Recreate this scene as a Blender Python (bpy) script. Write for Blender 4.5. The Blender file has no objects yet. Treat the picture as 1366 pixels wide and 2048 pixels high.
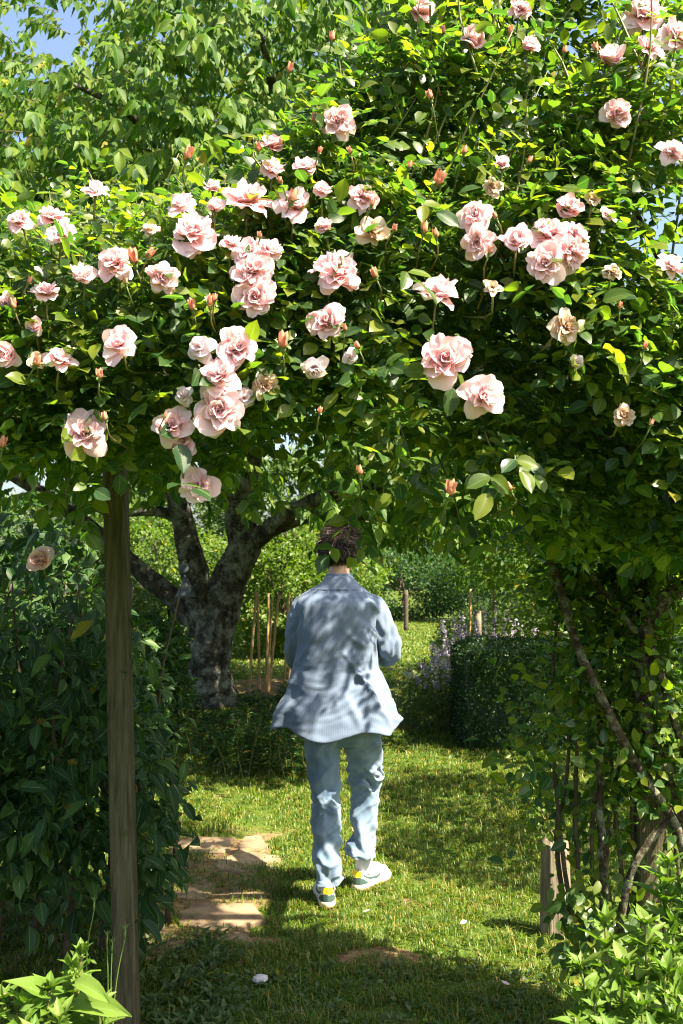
import bpy, math, random
import numpy as np
from mathutils import Vector, Matrix, noise

# ------------------------------------------------------------------ camera, world, sun, exposure
scene = bpy.context.scene
R = math.radians
CAM_Z = 1.65
FPX = 1991.0                       # focal length in photograph pixels (35 mm on 36 mm)
PITCH = math.atan(95.0 / FPX)

cam_data = bpy.data.cameras.new("camera")
cam = bpy.data.objects.new("camera", cam_data)
scene.collection.objects.link(cam)
cam.location = (0, 0, CAM_Z)
cam.rotation_euler = (R(90) + PITCH, 0, 0)
cam_data.lens = 35.0
cam_data.sensor_width = 36.0
cam_data.sensor_fit = 'AUTO'
cam_data.clip_start = 0.05
cam_data.clip_end = 2000
cam_data.dof.use_dof = True
cam_data.dof.focus_distance = 3.4
cam_data.dof.aperture_fstop = 8.0
scene.camera = cam

TO_SUN = Vector((0.60, -0.38, 1.0)).normalized()
SUN_EL = math.asin(TO_SUN.z)
SUN_AZ = math.atan2(TO_SUN.x, TO_SUN.y)

world = bpy.data.worlds.new("World")
scene.world = world
world.use_nodes = True
wn = world.node_tree
bg = wn.nodes["Background"]
sky = wn.nodes.new("ShaderNodeTexSky")
sky.sky_type = 'NISHITA'
sky.sun_disc = False
sky.sun_elevation = SUN_EL
sky.sun_rotation = SUN_AZ
sky.air_density = 1.0
sky.dust_density = 3.5
sky.ozone_density = 1.0
wn.links.new(sky.outputs[0], bg.inputs[0])
bg.inputs[1].default_value = 0.08

sd = bpy.data.lights.new("sun", 'SUN')
sd.energy = 5.0
sd.angle = R(0.53)
sd.color = (1.0, 0.90, 0.70)
sun = bpy.data.objects.new("sun", sd)
scene.collection.objects.link(sun)
sun.rotation_euler = (-TO_SUN).to_track_quat('-Z', 'Y').to_euler()
sun.location = (6, -4, 9)

scene.view_settings.view_transform = 'Standard'
scene.view_settings.look = 'None'
scene.view_settings.exposure = 2.1
scene.view_settings.gamma = 1.0
scene.view_settings.use_curve_mapping = False
scene.render.engine = 'CYCLES'
cy = scene.cycles
cy.use_denoising = True
cy.denoising_prefilter = 'ACCURATE'
cy.denoiser = 'OPENIMAGEDENOISE'
cy.denoising_input_passes = 'RGB_ALBEDO_NORMAL'
cy.filter_width = 1.1
cy.max_bounces = 9
cy.diffuse_bounces = 6
cy.glossy_bounces = 2
cy.transmission_bounces = 4
cy.transparent_max_bounces = 4
cy.caustics_reflective = False
cy.caustics_refractive = False
cy.sample_clamp_indirect = 6.0
cy.use_adaptive_sampling = False

rng = np.random.default_rng(7)
random.seed(7)
CA, SA = math.cos(PITCH), math.sin(PITCH)


def P(px, py, Y):
    """world point on the photograph ray (px, py) at distance Y in front of the camera"""
    dx = (px - 683.0) / FPX
    dz = (1024.0 - py) / FPX
    yw = CA - SA * dz
    zw = SA + CA * dz
    k = Y / yw
    return np.array((dx * k, Y, CAM_Z + zw * k))


def proj(p):
    """photograph pixels of world points (n,3)"""
    p = np.asarray(p, float)
    y = p[:, 1]
    z = p[:, 2] - CAM_Z
    f = CA * y + SA * z
    u = -SA * y + CA * z
    f = np.maximum(f, 1e-3)
    return 683 + FPX * p[:, 0] / f, 1024 - FPX * u / f


def ground_y(py):
    """distance at which the ground (z=0) shows at photograph row py"""
    dz = (1024.0 - py) / FPX
    return -CAM_Z * (CA - SA * dz) / (SA + CA * dz)


# ------------------------------------------------------------------ materials
MATS = {}


def nodes_of(name):
    m = bpy.data.materials.new(name)
    m.use_nodes = True
    nt = m.node_tree
    b = nt.nodes["Principled BSDF"]
    out = nt.nodes["Material Output"]
    return m, nt, b, out


def N(nt, typ, **kw):
    n = nt.nodes.new(typ)
    for k, v in kw.items():
        if hasattr(n, k) and not k.startswith('i_'):
            setattr(n, k, v)
    return n


def ramp(nt, stops, interp='LINEAR'):
    r = nt.nodes.new("ShaderNodeValToRGB")
    r.color_ramp.interpolation = interp
    els = r.color_ramp.elements
    while len(els) < len(stops):
        els.new(0.5)
    for e, (p, c) in zip(els, stops):
        e.position = p
        e.color = (c[0], c[1], c[2], 1)
    return r


def math_node(nt, op, a, b=None, clamp=False):
    n = nt.nodes.new("ShaderNodeMath")
    n.operation = op
    n.use_clamp = clamp
    for i, v in enumerate((a, b)):
        if v is None:
            continue
        if isinstance(v, (int, float)):
            n.inputs[i].default_value = v
        else:
            nt.links.new(v, n.inputs[i])
    return n.outputs[0]


def mix_rgb(nt, fac, a, b, mode='MIX'):
    n = nt.nodes.new("ShaderNodeMix")
    n.data_type = 'RGBA'
    n.blend_type = mode
    for s, v in ((n.inputs[0], fac), (n.inputs[6], a), (n.inputs[7], b)):
        if isinstance(v, (int, float)):
            s.default_value = v
        elif isinstance(v, (tuple, list)):
            s.default_value = (v[0], v[1], v[2], 1)
        else:
            nt.links.new(v, s)
    return n.outputs[2]


def leaf_material(name, stops, trans_gain=(1.7, 1.9, 0.55), trans=0.38, rough=0.38, spec=0.5, veins=True, yellow=0.03):
    """leaf: variation from one leaf to the next, paler ribs, light coming through the blade"""
    m, nt, b, out = nodes_of(name)
    at = N(nt, "ShaderNodeAttribute"); at.attribute_name = "rnd"
    oi = N(nt, "ShaderNodeObjectInfo")
    s = math_node(nt, 'ADD', at.outputs['Fac'], oi.outputs['Random'])
    s = math_node(nt, 'FRACT', s)
    r = ramp(nt, stops)
    nt.links.new(s, r.inputs[0])
    col = r.outputs[0]
    if yellow > 0:
        h = math_node(nt, 'MULTIPLY', s, 37.7)
        h = math_node(nt, 'FRACT', h)
        h = math_node(nt, 'LESS_THAN', h, yellow)
        col = mix_rgb(nt, h, col, (0.26, 0.22, 0.025))
    if veins:
        lc = N(nt, "ShaderNodeAttribute"); lc.attribute_name = "lc"
        sp = N(nt, "ShaderNodeSeparateXYZ")
        nt.links.new(lc.outputs['Vector'], sp.inputs[0])
        ax = math_node(nt, 'ABSOLUTE', sp.outputs[0])
        mid = math_node(nt, 'LESS_THAN', ax, 0.07)
        q = math_node(nt, 'MULTIPLY', ax, 0.45)
        q = math_node(nt, 'SUBTRACT', sp.outputs[1], q)
        q = math_node(nt, 'MULTIPLY', q, 50.0)
        q = math_node(nt, 'SINE', q)
        q = math_node(nt, 'GREATER_THAN', q, 0.86)
        q = math_node(nt, 'MULTIPLY', q, 0.35)
        f = math_node(nt, 'MAXIMUM', mid, q)
        f = math_node(nt, 'MULTIPLY', f, 0.45)
        col = mix_rgb(nt, f, col, (0.20, 0.28, 0.09))
    nt.links.new(col, b.inputs['Base Color'])
    b.inputs['Roughness'].default_value = rough
    b.inputs['Specular IOR Level'].default_value = spec
    tr = N(nt, "ShaderNodeBsdfTranslucent")
    tc = mix_rgb(nt, 1.0, col, trans_gain, 'MULTIPLY')
    nt.links.new(tc, tr.inputs[0])
    ms = N(nt, "ShaderNodeMixShader")
    ms.inputs[0].default_value = trans
    nt.links.new(b.outputs[0], ms.inputs[1])
    nt.links.new(tr.outputs[0], ms.inputs[2])
    nt.links.new(ms.outputs[0], out.inputs[0])
    MATS[name] = m
    return m


def plain_material(name, col, rough=0.6, spec=0.4, var=0.0, scale=30.0, col2=None, bump=0.0, stretch=(1, 1, 1), detail=6):
    m, nt, b, out = nodes_of(name)
    b.inputs['Roughness'].default_value = rough
    b.inputs['Specular IOR Level'].default_value = spec
    b.inputs['Base Color'].default_value = (*col, 1)
    if col2 is not None or bump:
        tc = N(nt, "ShaderNodeTexCoord")
        mp = N(nt, "ShaderNodeMapping")
        mp.inputs['Scale'].default_value = stretch
        nt.links.new(tc.outputs['Object'], mp.inputs[0])
        nz = N(nt, "ShaderNodeTexNoise")
        nz.inputs['Scale'].default_value = scale
        nz.inputs['Detail'].default_value = detail
        nz.inputs['Roughness'].default_value = 0.65
        nt.links.new(mp.outputs[0], nz.inputs['Vector'])
        if col2 is not None:
            r = ramp(nt, [(0.36, col), (0.66, col2)])
            nt.links.new(nz.outputs['Fac'], r.inputs[0])
            nt.links.new(r.outputs[0], b.inputs['Base Color'])
        if bump:
            bp = N(nt, "ShaderNodeBump")
            bp.inputs['Strength'].default_value = bump
            bp.inputs['Distance'].default_value = 0.02
            nt.links.new(nz.outputs['Fac'], bp.inputs['Height'])
            nt.links.new(bp.outputs[0], b.inputs['Normal'])
    MATS[name] = m
    return m


leaf_material('rose_leaf', [(0, (0.026, 0.068, 0.026)), (0.34, (0.048, 0.098, 0.026)), (0.62, (0.095, 0.145, 0.019)), (1, (0.170, 0.195, 0.018))],
              trans=0.53, rough=0.38, spec=0.45, yellow=0.008, trans_gain=(1.75, 2.1, 0.5))
leaf_material('cherry_leaf', [(0, (0.030, 0.088, 0.012)), (0.5, (0.070, 0.142, 0.013)), (1, (0.135, 0.190, 0.016))],
              trans=0.45, rough=0.5, spec=0.2, yellow=0.015)
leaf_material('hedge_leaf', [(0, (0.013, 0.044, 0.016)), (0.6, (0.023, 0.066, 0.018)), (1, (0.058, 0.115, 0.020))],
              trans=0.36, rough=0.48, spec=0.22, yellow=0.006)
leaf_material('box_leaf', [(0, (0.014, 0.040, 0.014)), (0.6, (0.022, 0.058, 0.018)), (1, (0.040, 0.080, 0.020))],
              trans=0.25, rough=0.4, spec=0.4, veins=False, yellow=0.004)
leaf_material('herb_leaf', [(0, (0.075, 0.15, 0.016)), (0.5, (0.11, 0.19, 0.022)), (1, (0.155, 0.225, 0.040))],
              trans=0.36, rough=0.52, spec=0.3, yellow=0.0, trans_gain=(1.3, 1.55, 0.4))
leaf_material('bright_leaf', [(0, (0.065, 0.120, 0.014)), (0.5, (0.095, 0.160, 0.018)), (1, (0.140, 0.195, 0.024))],
              trans=0.42, rough=0.45, spec=0.4, veins=False, yellow=0.02)
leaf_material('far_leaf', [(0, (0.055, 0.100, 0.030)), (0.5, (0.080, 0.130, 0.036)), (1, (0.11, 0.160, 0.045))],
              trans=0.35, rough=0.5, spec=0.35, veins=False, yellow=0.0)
leaf_material('lily_leaf', [(0, (0.020, 0.062, 0.020)), (0.6, (0.034, 0.086, 0.024)), (1, (0.070, 0.125, 0.026))],
              trans=0.30, rough=0.33, spec=0.5, veins=False, yellow=0.03)
leaf_material('catmint_leaf', [(0, (0.060, 0.105, 0.035)), (0.6, (0.085, 0.135, 0.045)), (1, (0.13, 0.165, 0.05))],
              trans=0.35, rough=0.5, spec=0.3, veins=False, yellow=0.01)
leaf_material('catmint_flower', [(0, (0.44, 0.37, 0.53)), (0.6, (0.55, 0.47, 0.64)), (1, (0.66, 0.57, 0.72))],
              trans=0.3, rough=0.6, spec=0.2, veins=False, yellow=0.0, trans_gain=(1.1, 1.1, 1.1))
leaf_material('grass_blade', [(0, (0.048, 0.106, 0.009)), (0.45, (0.088, 0.162, 0.011)), (0.78, (0.155, 0.212, 0.016)), (0.86, (0.22, 0.20, 0.04)), (1, (0.33, 0.235, 0.08))],
              trans=0.35, rough=0.45, spec=0.4, veins=False, yellow=0.0, trans_gain=(1.4, 1.5, 0.5))
plain_material('stem_green', (0.10, 0.145, 0.03), 0.5, 0.4, col2=(0.17, 0.12, 0.045), scale=14)


def lichen_bark(name, dark, mid, lichen, scale, bump):
    m, nt, b, out = nodes_of(name)
    tc = N(nt, "ShaderNodeTexCoord")
    mp = N(nt, "ShaderNodeMapping"); mp.inputs['Scale'].default_value = (1, 1, 0.55)
    nt.links.new(tc.outputs['Object'], mp.inputs[0])
    n1 = N(nt, "ShaderNodeTexNoise"); n1.inputs['Scale'].default_value = scale; n1.inputs['Detail'].default_value = 12; n1.inputs['Roughness'].default_value = .7
    n2 = N(nt, "ShaderNodeTexNoise"); n2.inputs['Scale'].default_value = scale * .55; n2.inputs['Detail'].default_value = 8; n2.inputs['Roughness'].default_value = .75
    n3 = N(nt, "ShaderNodeTexVoronoi"); n3.inputs['Scale'].default_value = scale * 1.6
    for n in (n1, n3): nt.links.new(mp.outputs[0], n.inputs['Vector'])
    nt.links.new(tc.outputs['Object'], n2.inputs['Vector'])
    r1 = ramp(nt, [(0.38, dark), (0.62, mid)])
    nt.links.new(n1.outputs['Fac'], r1.inputs[0])
    r2 = ramp(nt, [(0.47, (0, 0, 0)), (0.62, (1, 1, 1))])
    nt.links.new(n2.outputs['Fac'], r2.inputs[0])
    nt.links.new(mix_rgb(nt, r2.outputs[0], r1.outputs[0], lichen), b.inputs['Base Color'])
    b.inputs['Roughness'].default_value = .92
    b.inputs['Specular IOR Level'].default_value = .12
    h = math_node(nt, 'MULTIPLY', n3.outputs['Distance'], .6)
    h = math_node(nt, 'ADD', h, n1.outputs['Fac'])
    bp = N(nt, "ShaderNodeBump"); bp.inputs['Strength'].default_value = bump; bp.inputs['Distance'].default_value = .04
    nt.links.new(h, bp.inputs['Height']); nt.links.new(bp.outputs[0], b.inputs['Normal'])
    MATS[name] = m


lichen_bark('cane_bark', (0.022, 0.016, 0.010), (0.07, 0.05, 0.032), (0.22, 0.22, 0.15), 34, .5)
lichen_bark('trunk_bark', (0.018, 0.016, 0.012), (0.085, 0.075, 0.060), (0.25, 0.25, 0.215), 12, 1.0)
plain_material('twig_bark', (0.055, 0.038, 0.026), 0.8, 0.2, col2=(0.12, 0.095, 0.065), scale=20)
plain_material('post_wood', (0.046, 0.041, 0.023), 0.9, 0.12, col2=(0.120, 0.105, 0.062), scale=9, bump=0.8, stretch=(6, 6, 0.35), detail=9)
plain_material('grey_wood', (0.10, 0.078, 0.05), 0.9, 0.15, col2=(0.29, 0.24, 0.17), scale=9, bump=0.5, stretch=(7, 7, 0.4), detail=8)
plain_material('bamboo', (0.36, 0.21, 0.085), 0.5, 0.4, col2=(0.52, 0.34, 0.16), scale=9, stretch=(1, 1, 0.3))
plain_material('stone_slab', (0.15, 0.105, 0.065), 0.92, 0.15, col2=(0.31, 0.225, 0.14), scale=9, bump=0.6, detail=10)
plain_material('soil', (0.10, 0.066, 0.034), 0.95, 0.1, col2=(0.28, 0.185, 0.095), scale=16, bump=0.9, detail=10)
plain_material('pale_stone', (0.50, 0.46, 0.46), 0.8, 0.3, col2=(0.66, 0.62, 0.60), scale=40, bump=0.3)
plain_material('grey_metal', (0.06, 0.07, 0.095), 0.5, 0.4, col2=(0.10, 0.115, 0.145), scale=12)
plain_material('skin', (0.56, 0.33, 0.24), 0.5, 0.4, col2=(0.60, 0.36, 0.26), scale=25)
plain_material('hair', (0.012, 0.0075, 0.005), 0.5, 0.35, col2=(0.038, 0.020, 0.012), scale=60)
plain_material('eye_white', (0.8, 0.78, 0.75), 0.3)
plain_material('eye_dark', (0.03, 0.02, 0.015), 0.2)
plain_material('shoe_white', (0.74, 0.71, 0.66), 0.55, 0.3, col2=(0.80, 0.78, 0.74), scale=30)
plain_material('shoe_green', (0.045, 0.085, 0.075), 0.6, 0.3, col2=(0.06, 0.10, 0.09), scale=90)
plain_material('shoe_sole', (0.68, 0.52, 0.36), 0.6, 0.3, col2=(0.74, 0.60, 0.44), scale=25)
plain_material('shoe_gum', (0.45, 0.20, 0.07), 0.6, 0.3)
plain_material('tab_yellow', (0.80, 0.58, 0.02), 0.6, 0.3)
plain_material('tab_red', (0.62, 0.10, 0.03), 0.6, 0.3)
plain_material('sock', (0.62, 0.63, 0.65), 0.85, 0.1)
plain_material('sepal', (0.09, 0.15, 0.03), 0.5, 0.4)


def petal_material(name, pale, deep, trans=0.30):
    m, nt, b, out = nodes_of(name)
    lc = N(nt, "ShaderNodeAttribute"); lc.attribute_name = "lc"
    sp = N(nt, "ShaderNodeSeparateXYZ")
    nt.links.new(lc.outputs['Vector'], sp.inputs[0])
    rnd = N(nt, "ShaderNodeAttribute"); rnd.attribute_name = "rnd"
    oi = N(nt, "ShaderNodeObjectInfo")
    nz = N(nt, "ShaderNodeTexNoise"); nz.inputs['Scale'].default_value = 5.0; nz.inputs['Detail'].default_value = 3
    tc = N(nt, "ShaderNodeTexCoord"); nt.links.new(tc.outputs['Object'], nz.inputs['Vector'])
    v = math_node(nt, 'MULTIPLY', sp.outputs[1], 0.85)
    k = math_node(nt, 'MULTIPLY', rnd.outputs['Fac'], 0.45)
    v = math_node(nt, 'ADD', v, k)
    k = math_node(nt, 'SUBTRACT', nz.outputs['Fac'], 0.5)
    k = math_node(nt, 'MULTIPLY', k, 0.5)
    v = math_node(nt, 'ADD', v, k)
    k = math_node(nt, 'SUBTRACT', oi.outputs['Random'], 0.5)
    k = math_node(nt, 'MULTIPLY', k, 0.5)
    v = math_node(nt, 'ADD', v, k, True)
    r = ramp(nt, [(0.0, deep), (0.55, tuple(0.5 * (a + c) for a, c in zip(deep, pale))), (1.0, pale)])
    nt.links.new(v, r.inputs[0])
    nt.links.new(r.outputs[0], b.inputs['Base Color'])
    b.inputs['Roughness'].default_value = 0.6
    b.inputs['Specular IOR Level'].default_value = 0.25
    tr = N(nt, "ShaderNodeBsdfTranslucent")
    nt.links.new(mix_rgb(nt, 1.0, r.outputs[0], (1.0, 0.90, 0.86), 'MULTIPLY'), tr.inputs[0])
    ms = N(nt, "ShaderNodeMixShader"); ms.inputs[0].default_value = trans
    nt.links.new(b.outputs[0], ms.inputs[1]); nt.links.new(tr.outputs[0], ms.inputs[2])
    nt.links.new(ms.outputs[0], out.inputs[0])
    MATS[name] = m


petal_material('petal_pink', (0.90, 0.72, 0.75), (0.86, 0.50, 0.51), 0.42)
petal_material('petal_faded', (0.82, 0.73, 0.78), (0.72, 0.58, 0.62), 0.4)
petal_material('petal_cream', (0.72, 0.58, 0.45), (0.66, 0.40, 0.26))
petal_material('bud_coral', (0.72, 0.34, 0.22), (0.62, 0.17, 0.10), 0.25)


def fabric_material(name, c1, c2, stripes, noise_scale, rough=0.85):
    m, nt, b, out = nodes_of(name)
    lc = N(nt, "ShaderNodeAttribute"); lc.attribute_name = "lc"
    sp = N(nt, "ShaderNodeSeparateXYZ"); nt.links.new(lc.outputs['Vector'], sp.inputs[0])
    tc = N(nt, "ShaderNodeTexCoord")
    nz = N(nt, "ShaderNodeTexNoise"); nz.inputs['Scale'].default_value = noise_scale; nz.inputs['Detail'].default_value = 6
    nt.links.new(tc.outputs['Object'], nz.inputs['Vector'])
    if stripes:
        s = math_node(nt, 'MULTIPLY', sp.outputs[0], stripes)
        s = math_node(nt, 'SINE', s)
        s = math_node(nt, 'MULTIPLY', s, 0.9)
        s = math_node(nt, 'ADD', s, 0.5, True)
        col = mix_rgb(nt, s, c1, c2)
        k = math_node(nt, 'MULTIPLY', nz.outputs['Fac'], 0.15)
        col = mix_rgb(nt, k, col, (0.15, 0.195, 0.28))
    else:
        r = ramp(nt, [(0.33, c1), (0.68, c2)])
        nt.links.new(nz.outputs['Fac'], r.inputs[0])
        col = r.outputs[0]
    nt.links.new(col, b.inputs['Base Color'])
    b.inputs['Roughness'].default_value = rough
    b.inputs['Specular IOR Level'].default_value = 0.15
    b.inputs['Sheen Weight'].default_value = 0.15
    n2 = N(nt, "ShaderNodeTexNoise"); n2.noise_type = 'RIDGED_MULTIFRACTAL'; n2.inputs['Scale'].default_value = 6; n2.inputs['Detail'].default_value = 1; n2.inputs['Distortion'].default_value = 0.6
    nt.links.new(tc.outputs['Object'], n2.inputs['Vector'])
    bp = N(nt, "ShaderNodeBump"); bp.inputs['Strength'].default_value = 0.35; bp.inputs['Distance'].default_value = 0.012
    nt.links.new(n2.outputs['Fac'], bp.inputs['Height']); nt.links.new(bp.outputs[0], b.inputs['Normal'])
    MATS[name] = m


fabric_material('shirt_cloth', (0.135, 0.178, 0.265), (0.158, 0.203, 0.295), 2 * math.pi / 0.0062, 14)
fabric_material('denim', (0.13, 0.20, 0.30), (0.27, 0.345, 0.44), 0, 14)


def ground_material():
    m, nt, b, out = nodes_of('lawn')
    tc = N(nt, "ShaderNodeTexCoord")
    n1 = N(nt, "ShaderNodeTexNoise"); n1.inputs['Scale'].default_value = 2.2; n1.inputs['Detail'].default_value = 8
    n2 = N(nt, "ShaderNodeTexNoise"); n2.inputs['Scale'].default_value = 45; n2.inputs['Detail'].default_value = 6
    for n in (n1, n2):
        nt.links.new(tc.outputs['Object'], n.inputs['Vector'])
    r1 = ramp(nt, [(0.38, (0.055, 0.100, 0.014)), (0.58, (0.10, 0.140, 0.022)), (0.74, (0.22, 0.165, 0.065))])
    nt.links.new(n1.outputs['Fac'], r1.inputs[0])
    r2 = ramp(nt, [(0.3, (0.45, 0.45, 0.45)), (0.7, (1.1, 1.1, 1.1))])
    nt.links.new(n2.outputs['Fac'], r2.inputs[0])
    nt.links.new(mix_rgb(nt, 1.0, r1.outputs[0], r2.outputs[0], 'MULTIPLY'), b.inputs['Base Color'])
    b.inputs['Roughness'].default_value = 0.95
    b.inputs['Specular IOR Level'].default_value = 0.1
    bp = N(nt, "ShaderNodeBump"); bp.inputs['Strength'].default_value = 0.8; bp.inputs['Distance'].default_value = 0.03
    nt.links.new(n2.outputs['Fac'], bp.inputs['Height']); nt.links.new(bp.outputs[0], b.inputs['Normal'])
    MATS['lawn'] = m


ground_material()

# ------------------------------------------------------------------ mesh helpers
COL = scene.collection


class MB:
    """collects vertices and faces; build() links them as ONE mesh object"""

    def __init__(self):
        self.V, self.T, self.Q, self.rnd, self.lc = [], [], [], [], []
        self.n = 0

    def add(self, V, F, rnd=0.5, lc=None):
        V = np.asarray(V, float).reshape(-1, 3)
        k = len(V)
        self.V.append(V)
        self.rnd.append(np.broadcast_to(np.asarray(rnd, float), (k,)) if np.ndim(rnd) < 2 else np.asarray(rnd).ravel())
        self.lc.append(np.zeros((k, 3)) if lc is None else np.asarray(lc, float))
        if isinstance(F, np.ndarray):
            (self.T if F.shape[1] == 3 else self.Q).append(F + self.n)
        else:
            t = [f for f in F if len(f) == 3]
            q = [f for f in F if len(f) == 4]
            if t: self.T.append(np.array(t) + self.n)
            if q: self.Q.append(np.array(q) + self.n)
        self.n += k
        return self

    def mesh(self, name, mat, smooth=True):
        me = bpy.data.meshes.new(name)
        V = np.concatenate(self.V) if self.V else np.zeros((0, 3))
        T = np.concatenate(self.T) if self.T else np.zeros((0, 3), int)
        Q = np.concatenate(self.Q) if self.Q else np.zeros((0, 4), int)
        me.vertices.add(len(V))
        me.vertices.foreach_set('co', V.astype(np.float32).ravel())
        idx = np.concatenate([T.ravel(), Q.ravel()]).astype(np.int32)
        me.loops.add(len(idx))
        me.loops.foreach_set('vertex_index', idx)
        st = np.concatenate([np.arange(len(T)) * 3, len(T) * 3 + np.arange(len(Q)) * 4]).astype(np.int32)
        me.polygons.add(len(st))
        me.polygons.foreach_set('loop_start', st)
        me.polygons.foreach_set('use_smooth', np.full(len(st), smooth))
        me.update(calc_edges=True)
        a = me.attributes.new('rnd', 'FLOAT', 'POINT')
        a.data.foreach_set('value', np.concatenate(self.rnd).astype(np.float32))
        a = me.attributes.new('lc', 'FLOAT_VECTOR', 'POINT')
        a.data.foreach_set('vector', np.concatenate(self.lc).astype(np.float32).ravel())
        for m in (mat if isinstance(mat, (list, tuple)) else [mat]):
            me.materials.append(MATS[m])
        return me

    def build(self, name, mat, parent=None, smooth=True, kind=None):
        return link(name, self.mesh(name, mat, smooth), parent, kind)


def link(name, me, parent=None, kind=None):
    o = bpy.data.objects.new(name, me)
    COL.objects.link(o)
    if parent is not None:
        o.parent = parent
        o.matrix_parent_inverse = parent_inverse(parent)
    if kind: o['kind'] = kind
    return o


def parent_inverse(p):
    return Matrix.Translation(p.location).inverted()


def thing(name, label, cat, loc, group=None):
    o = bpy.data.objects.new(name, None)
    COL.objects.link(o)
    o.empty_display_size = 0.1
    o.location = loc
    return tag(o, label, cat, group)


def tag(o, label, cat, group=None):
    o['label'] = label
    o['category'] = cat
    if group: o['group'] = group
    return o


def norm(v):
    v = np.asarray(v, float)
    return v / np.maximum(np.linalg.norm(v, axis=-1, keepdims=True), 1e-9)


def tube(path, radii, seg=8, cap=True, jitter=None, squash=None):
    """swept tube; returns V, F"""
    path = np.asarray(path, float)
    n = len(path)
    radii = np.broadcast_to(np.asarray(radii, float), (n,))
    tang = norm(np.gradient(path, axis=0))
    up = np.array((0, 0, 1.0)) if abs(tang[0][2]) < 0.9 else np.array((0, 1.0, 0))
    a = norm(np.cross(tang[0], up))
    V = []
    th = np.arange(seg) * 2 * math.pi / seg
    for i in range(n):
        a = norm(a - tang[i] * np.dot(a, tang[i]))
        b = np.cross(tang[i], a)
        r = radii[i] * np.ones(seg)
        if jitter is not None:
            r = r * jitter(i, th)
        V.append(path[i] + np.outer(np.cos(th) * r, a) + np.outer(np.sin(th) * r, b))
    V = np.concatenate(V)
    F = []
    for i in range(n - 1):
        for j in range(seg):
            k = (j + 1) % seg
            F.append((i * seg + j, i * seg + k, (i + 1) * seg + k, (i + 1) * seg + j))
    if cap:
        V = np.vstack([V, path[0], path[-1]])
        c0, c1 = len(V) - 2, len(V) - 1
        for j in range(seg):
            k = (j + 1) % seg
            F.append((c0, k, j))
            F.append((c1, (n - 1) * seg + j, (n - 1) * seg + k))
    return V, F


def spline(pts, n):
    """Catmull-Rom through pts (any dimension), n samples"""
    pts = np.asarray(pts, float)
    p = np.vstack([2 * pts[0] - pts[1], pts, 2 * pts[-1] - pts[-2]])
    t = np.linspace(0, len(pts) - 1 - 1e-6, n)
    i = t.astype(int)
    f = (t - i)[:, None]
    a, b, c, d = p[i], p[i + 1], p[i + 2], p[i + 3]
    return 0.5 * (2 * b + (c - a) * f + (2 * a - 5 * b + 4 * c - d) * f ** 2 + (3 * b - a - 3 * c + d) * f ** 3)


def fbm(p, s, octaves=3):
    v = Vector((p[0] * s, p[1] * s, p[2] * s))
    return noise.fractal(v, 1.0, 2.0, octaves)


# leaf templates: along +Y, blade in XY, normal +Z, unit length and unit width
LEAF_LO_V = np.array([(0, 0, 0), (-.5, .40, .10), (0, .44, 0), (.5, .40, .10), (0, 1, -.14)])
LEAF_LO_F = np.array([(0, 2, 1), (0, 3, 2), (1, 2, 4), (2, 3, 4)])
LEAF_MID_V = np.array([(0, 0, 0), (-.42, .24, .07), (0, .26, .01), (.42, .24, .07), (-.46, .58, .06), (0, .60, -.02), (.46, .58, .06), (-.2, .86, -.03), (.2, .86, -.03), (0, 1, -.12)])
LEAF_MID_F = np.array([(0, 2, 1), (0, 3, 2), (1, 2, 4), (2, 5, 4), (2, 3, 6), (2, 6, 5), (4, 5, 7), (5, 6, 8), (5, 8, 7), (7, 8, 9)])
LEAF_FLAT_V = np.array([(0, 0, 0), (-.5, .5, .06), (0, 1, -.05), (.5, .5, .06)])
LEAF_FLAT_F = np.array([(0, 3, 2), (0, 2, 1)])


def leaf_hi(seed, wmax_at=0.42, power=0.85, fold=0.14, curl=0.16, wave=0.03):
    r = np.random.default_rng(seed)
    rows = np.array([0.0, .14, .32, .52, .74, 1.0])
    cols = np.array([-1, -.5, 0, .5, 1.0])
    V, LC = [], []
    bend = r.uniform(-.08, .08)
    ph = r.uniform(0, 6.28)
    for t in rows:
        tt = t ** (math.log(0.5) / math.log(wmax_at))
        w = 0.5 * max(math.sin(math.pi * tt), 0.0) ** power
        if t in (0.0, 1.0): w = 0.012
        for c in cols:
            z = fold * abs(c) * w * 2 * .5 - curl * t * t + wave * math.sin(7 * t + ph + 2 * c) * abs(c)
            V.append((c * w + bend * t * t, t, z))
            LC.append((c, t, 0))
    nc = len(cols)
    F = []
    for i in range(len(rows) - 1):
        for j in range(nc - 1):
            F.append((i * nc + j, i * nc + j + 1, (i + 1) * nc + j + 1, (i + 1) * nc + j))
    return np.array(V), np.array(F), np.array(LC)


def frames(d, n):
    d = norm(d)
    x = norm(np.cross(d, n))
    n = np.cross(x, d)
    return x, d, n


def scatter(mb, tv, tf, p, d, n, s, w, rnd):
    """add len(p) leaves to mb"""
    if len(p) == 0: return
    x, d, n = frames(d, n)
    m = len(tv)
    s = np.asarray(s)[:, None, None]
    w = np.asarray(w)[:, None, None]
    V = p[:, None, :] + s * (tv[None, :, 0:1] * w * x[:, None, :] + tv[None, :, 1:2] * d[:, None, :] + tv[None, :, 2:3] * n[:, None, :])
    F = (tf[None] + (np.arange(len(p)) * m)[:, None, None]).reshape(-1, tf.shape[1])
    lc = np.tile(np.column_stack([tv[:, 0] * 2 * 0.6 + 0.3, tv[:, 1], tv[:, 0] * 0]), (len(p), 1))
    mb.add(V.reshape(-1, 3), F, np.repeat(rnd, m), lc)


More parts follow.
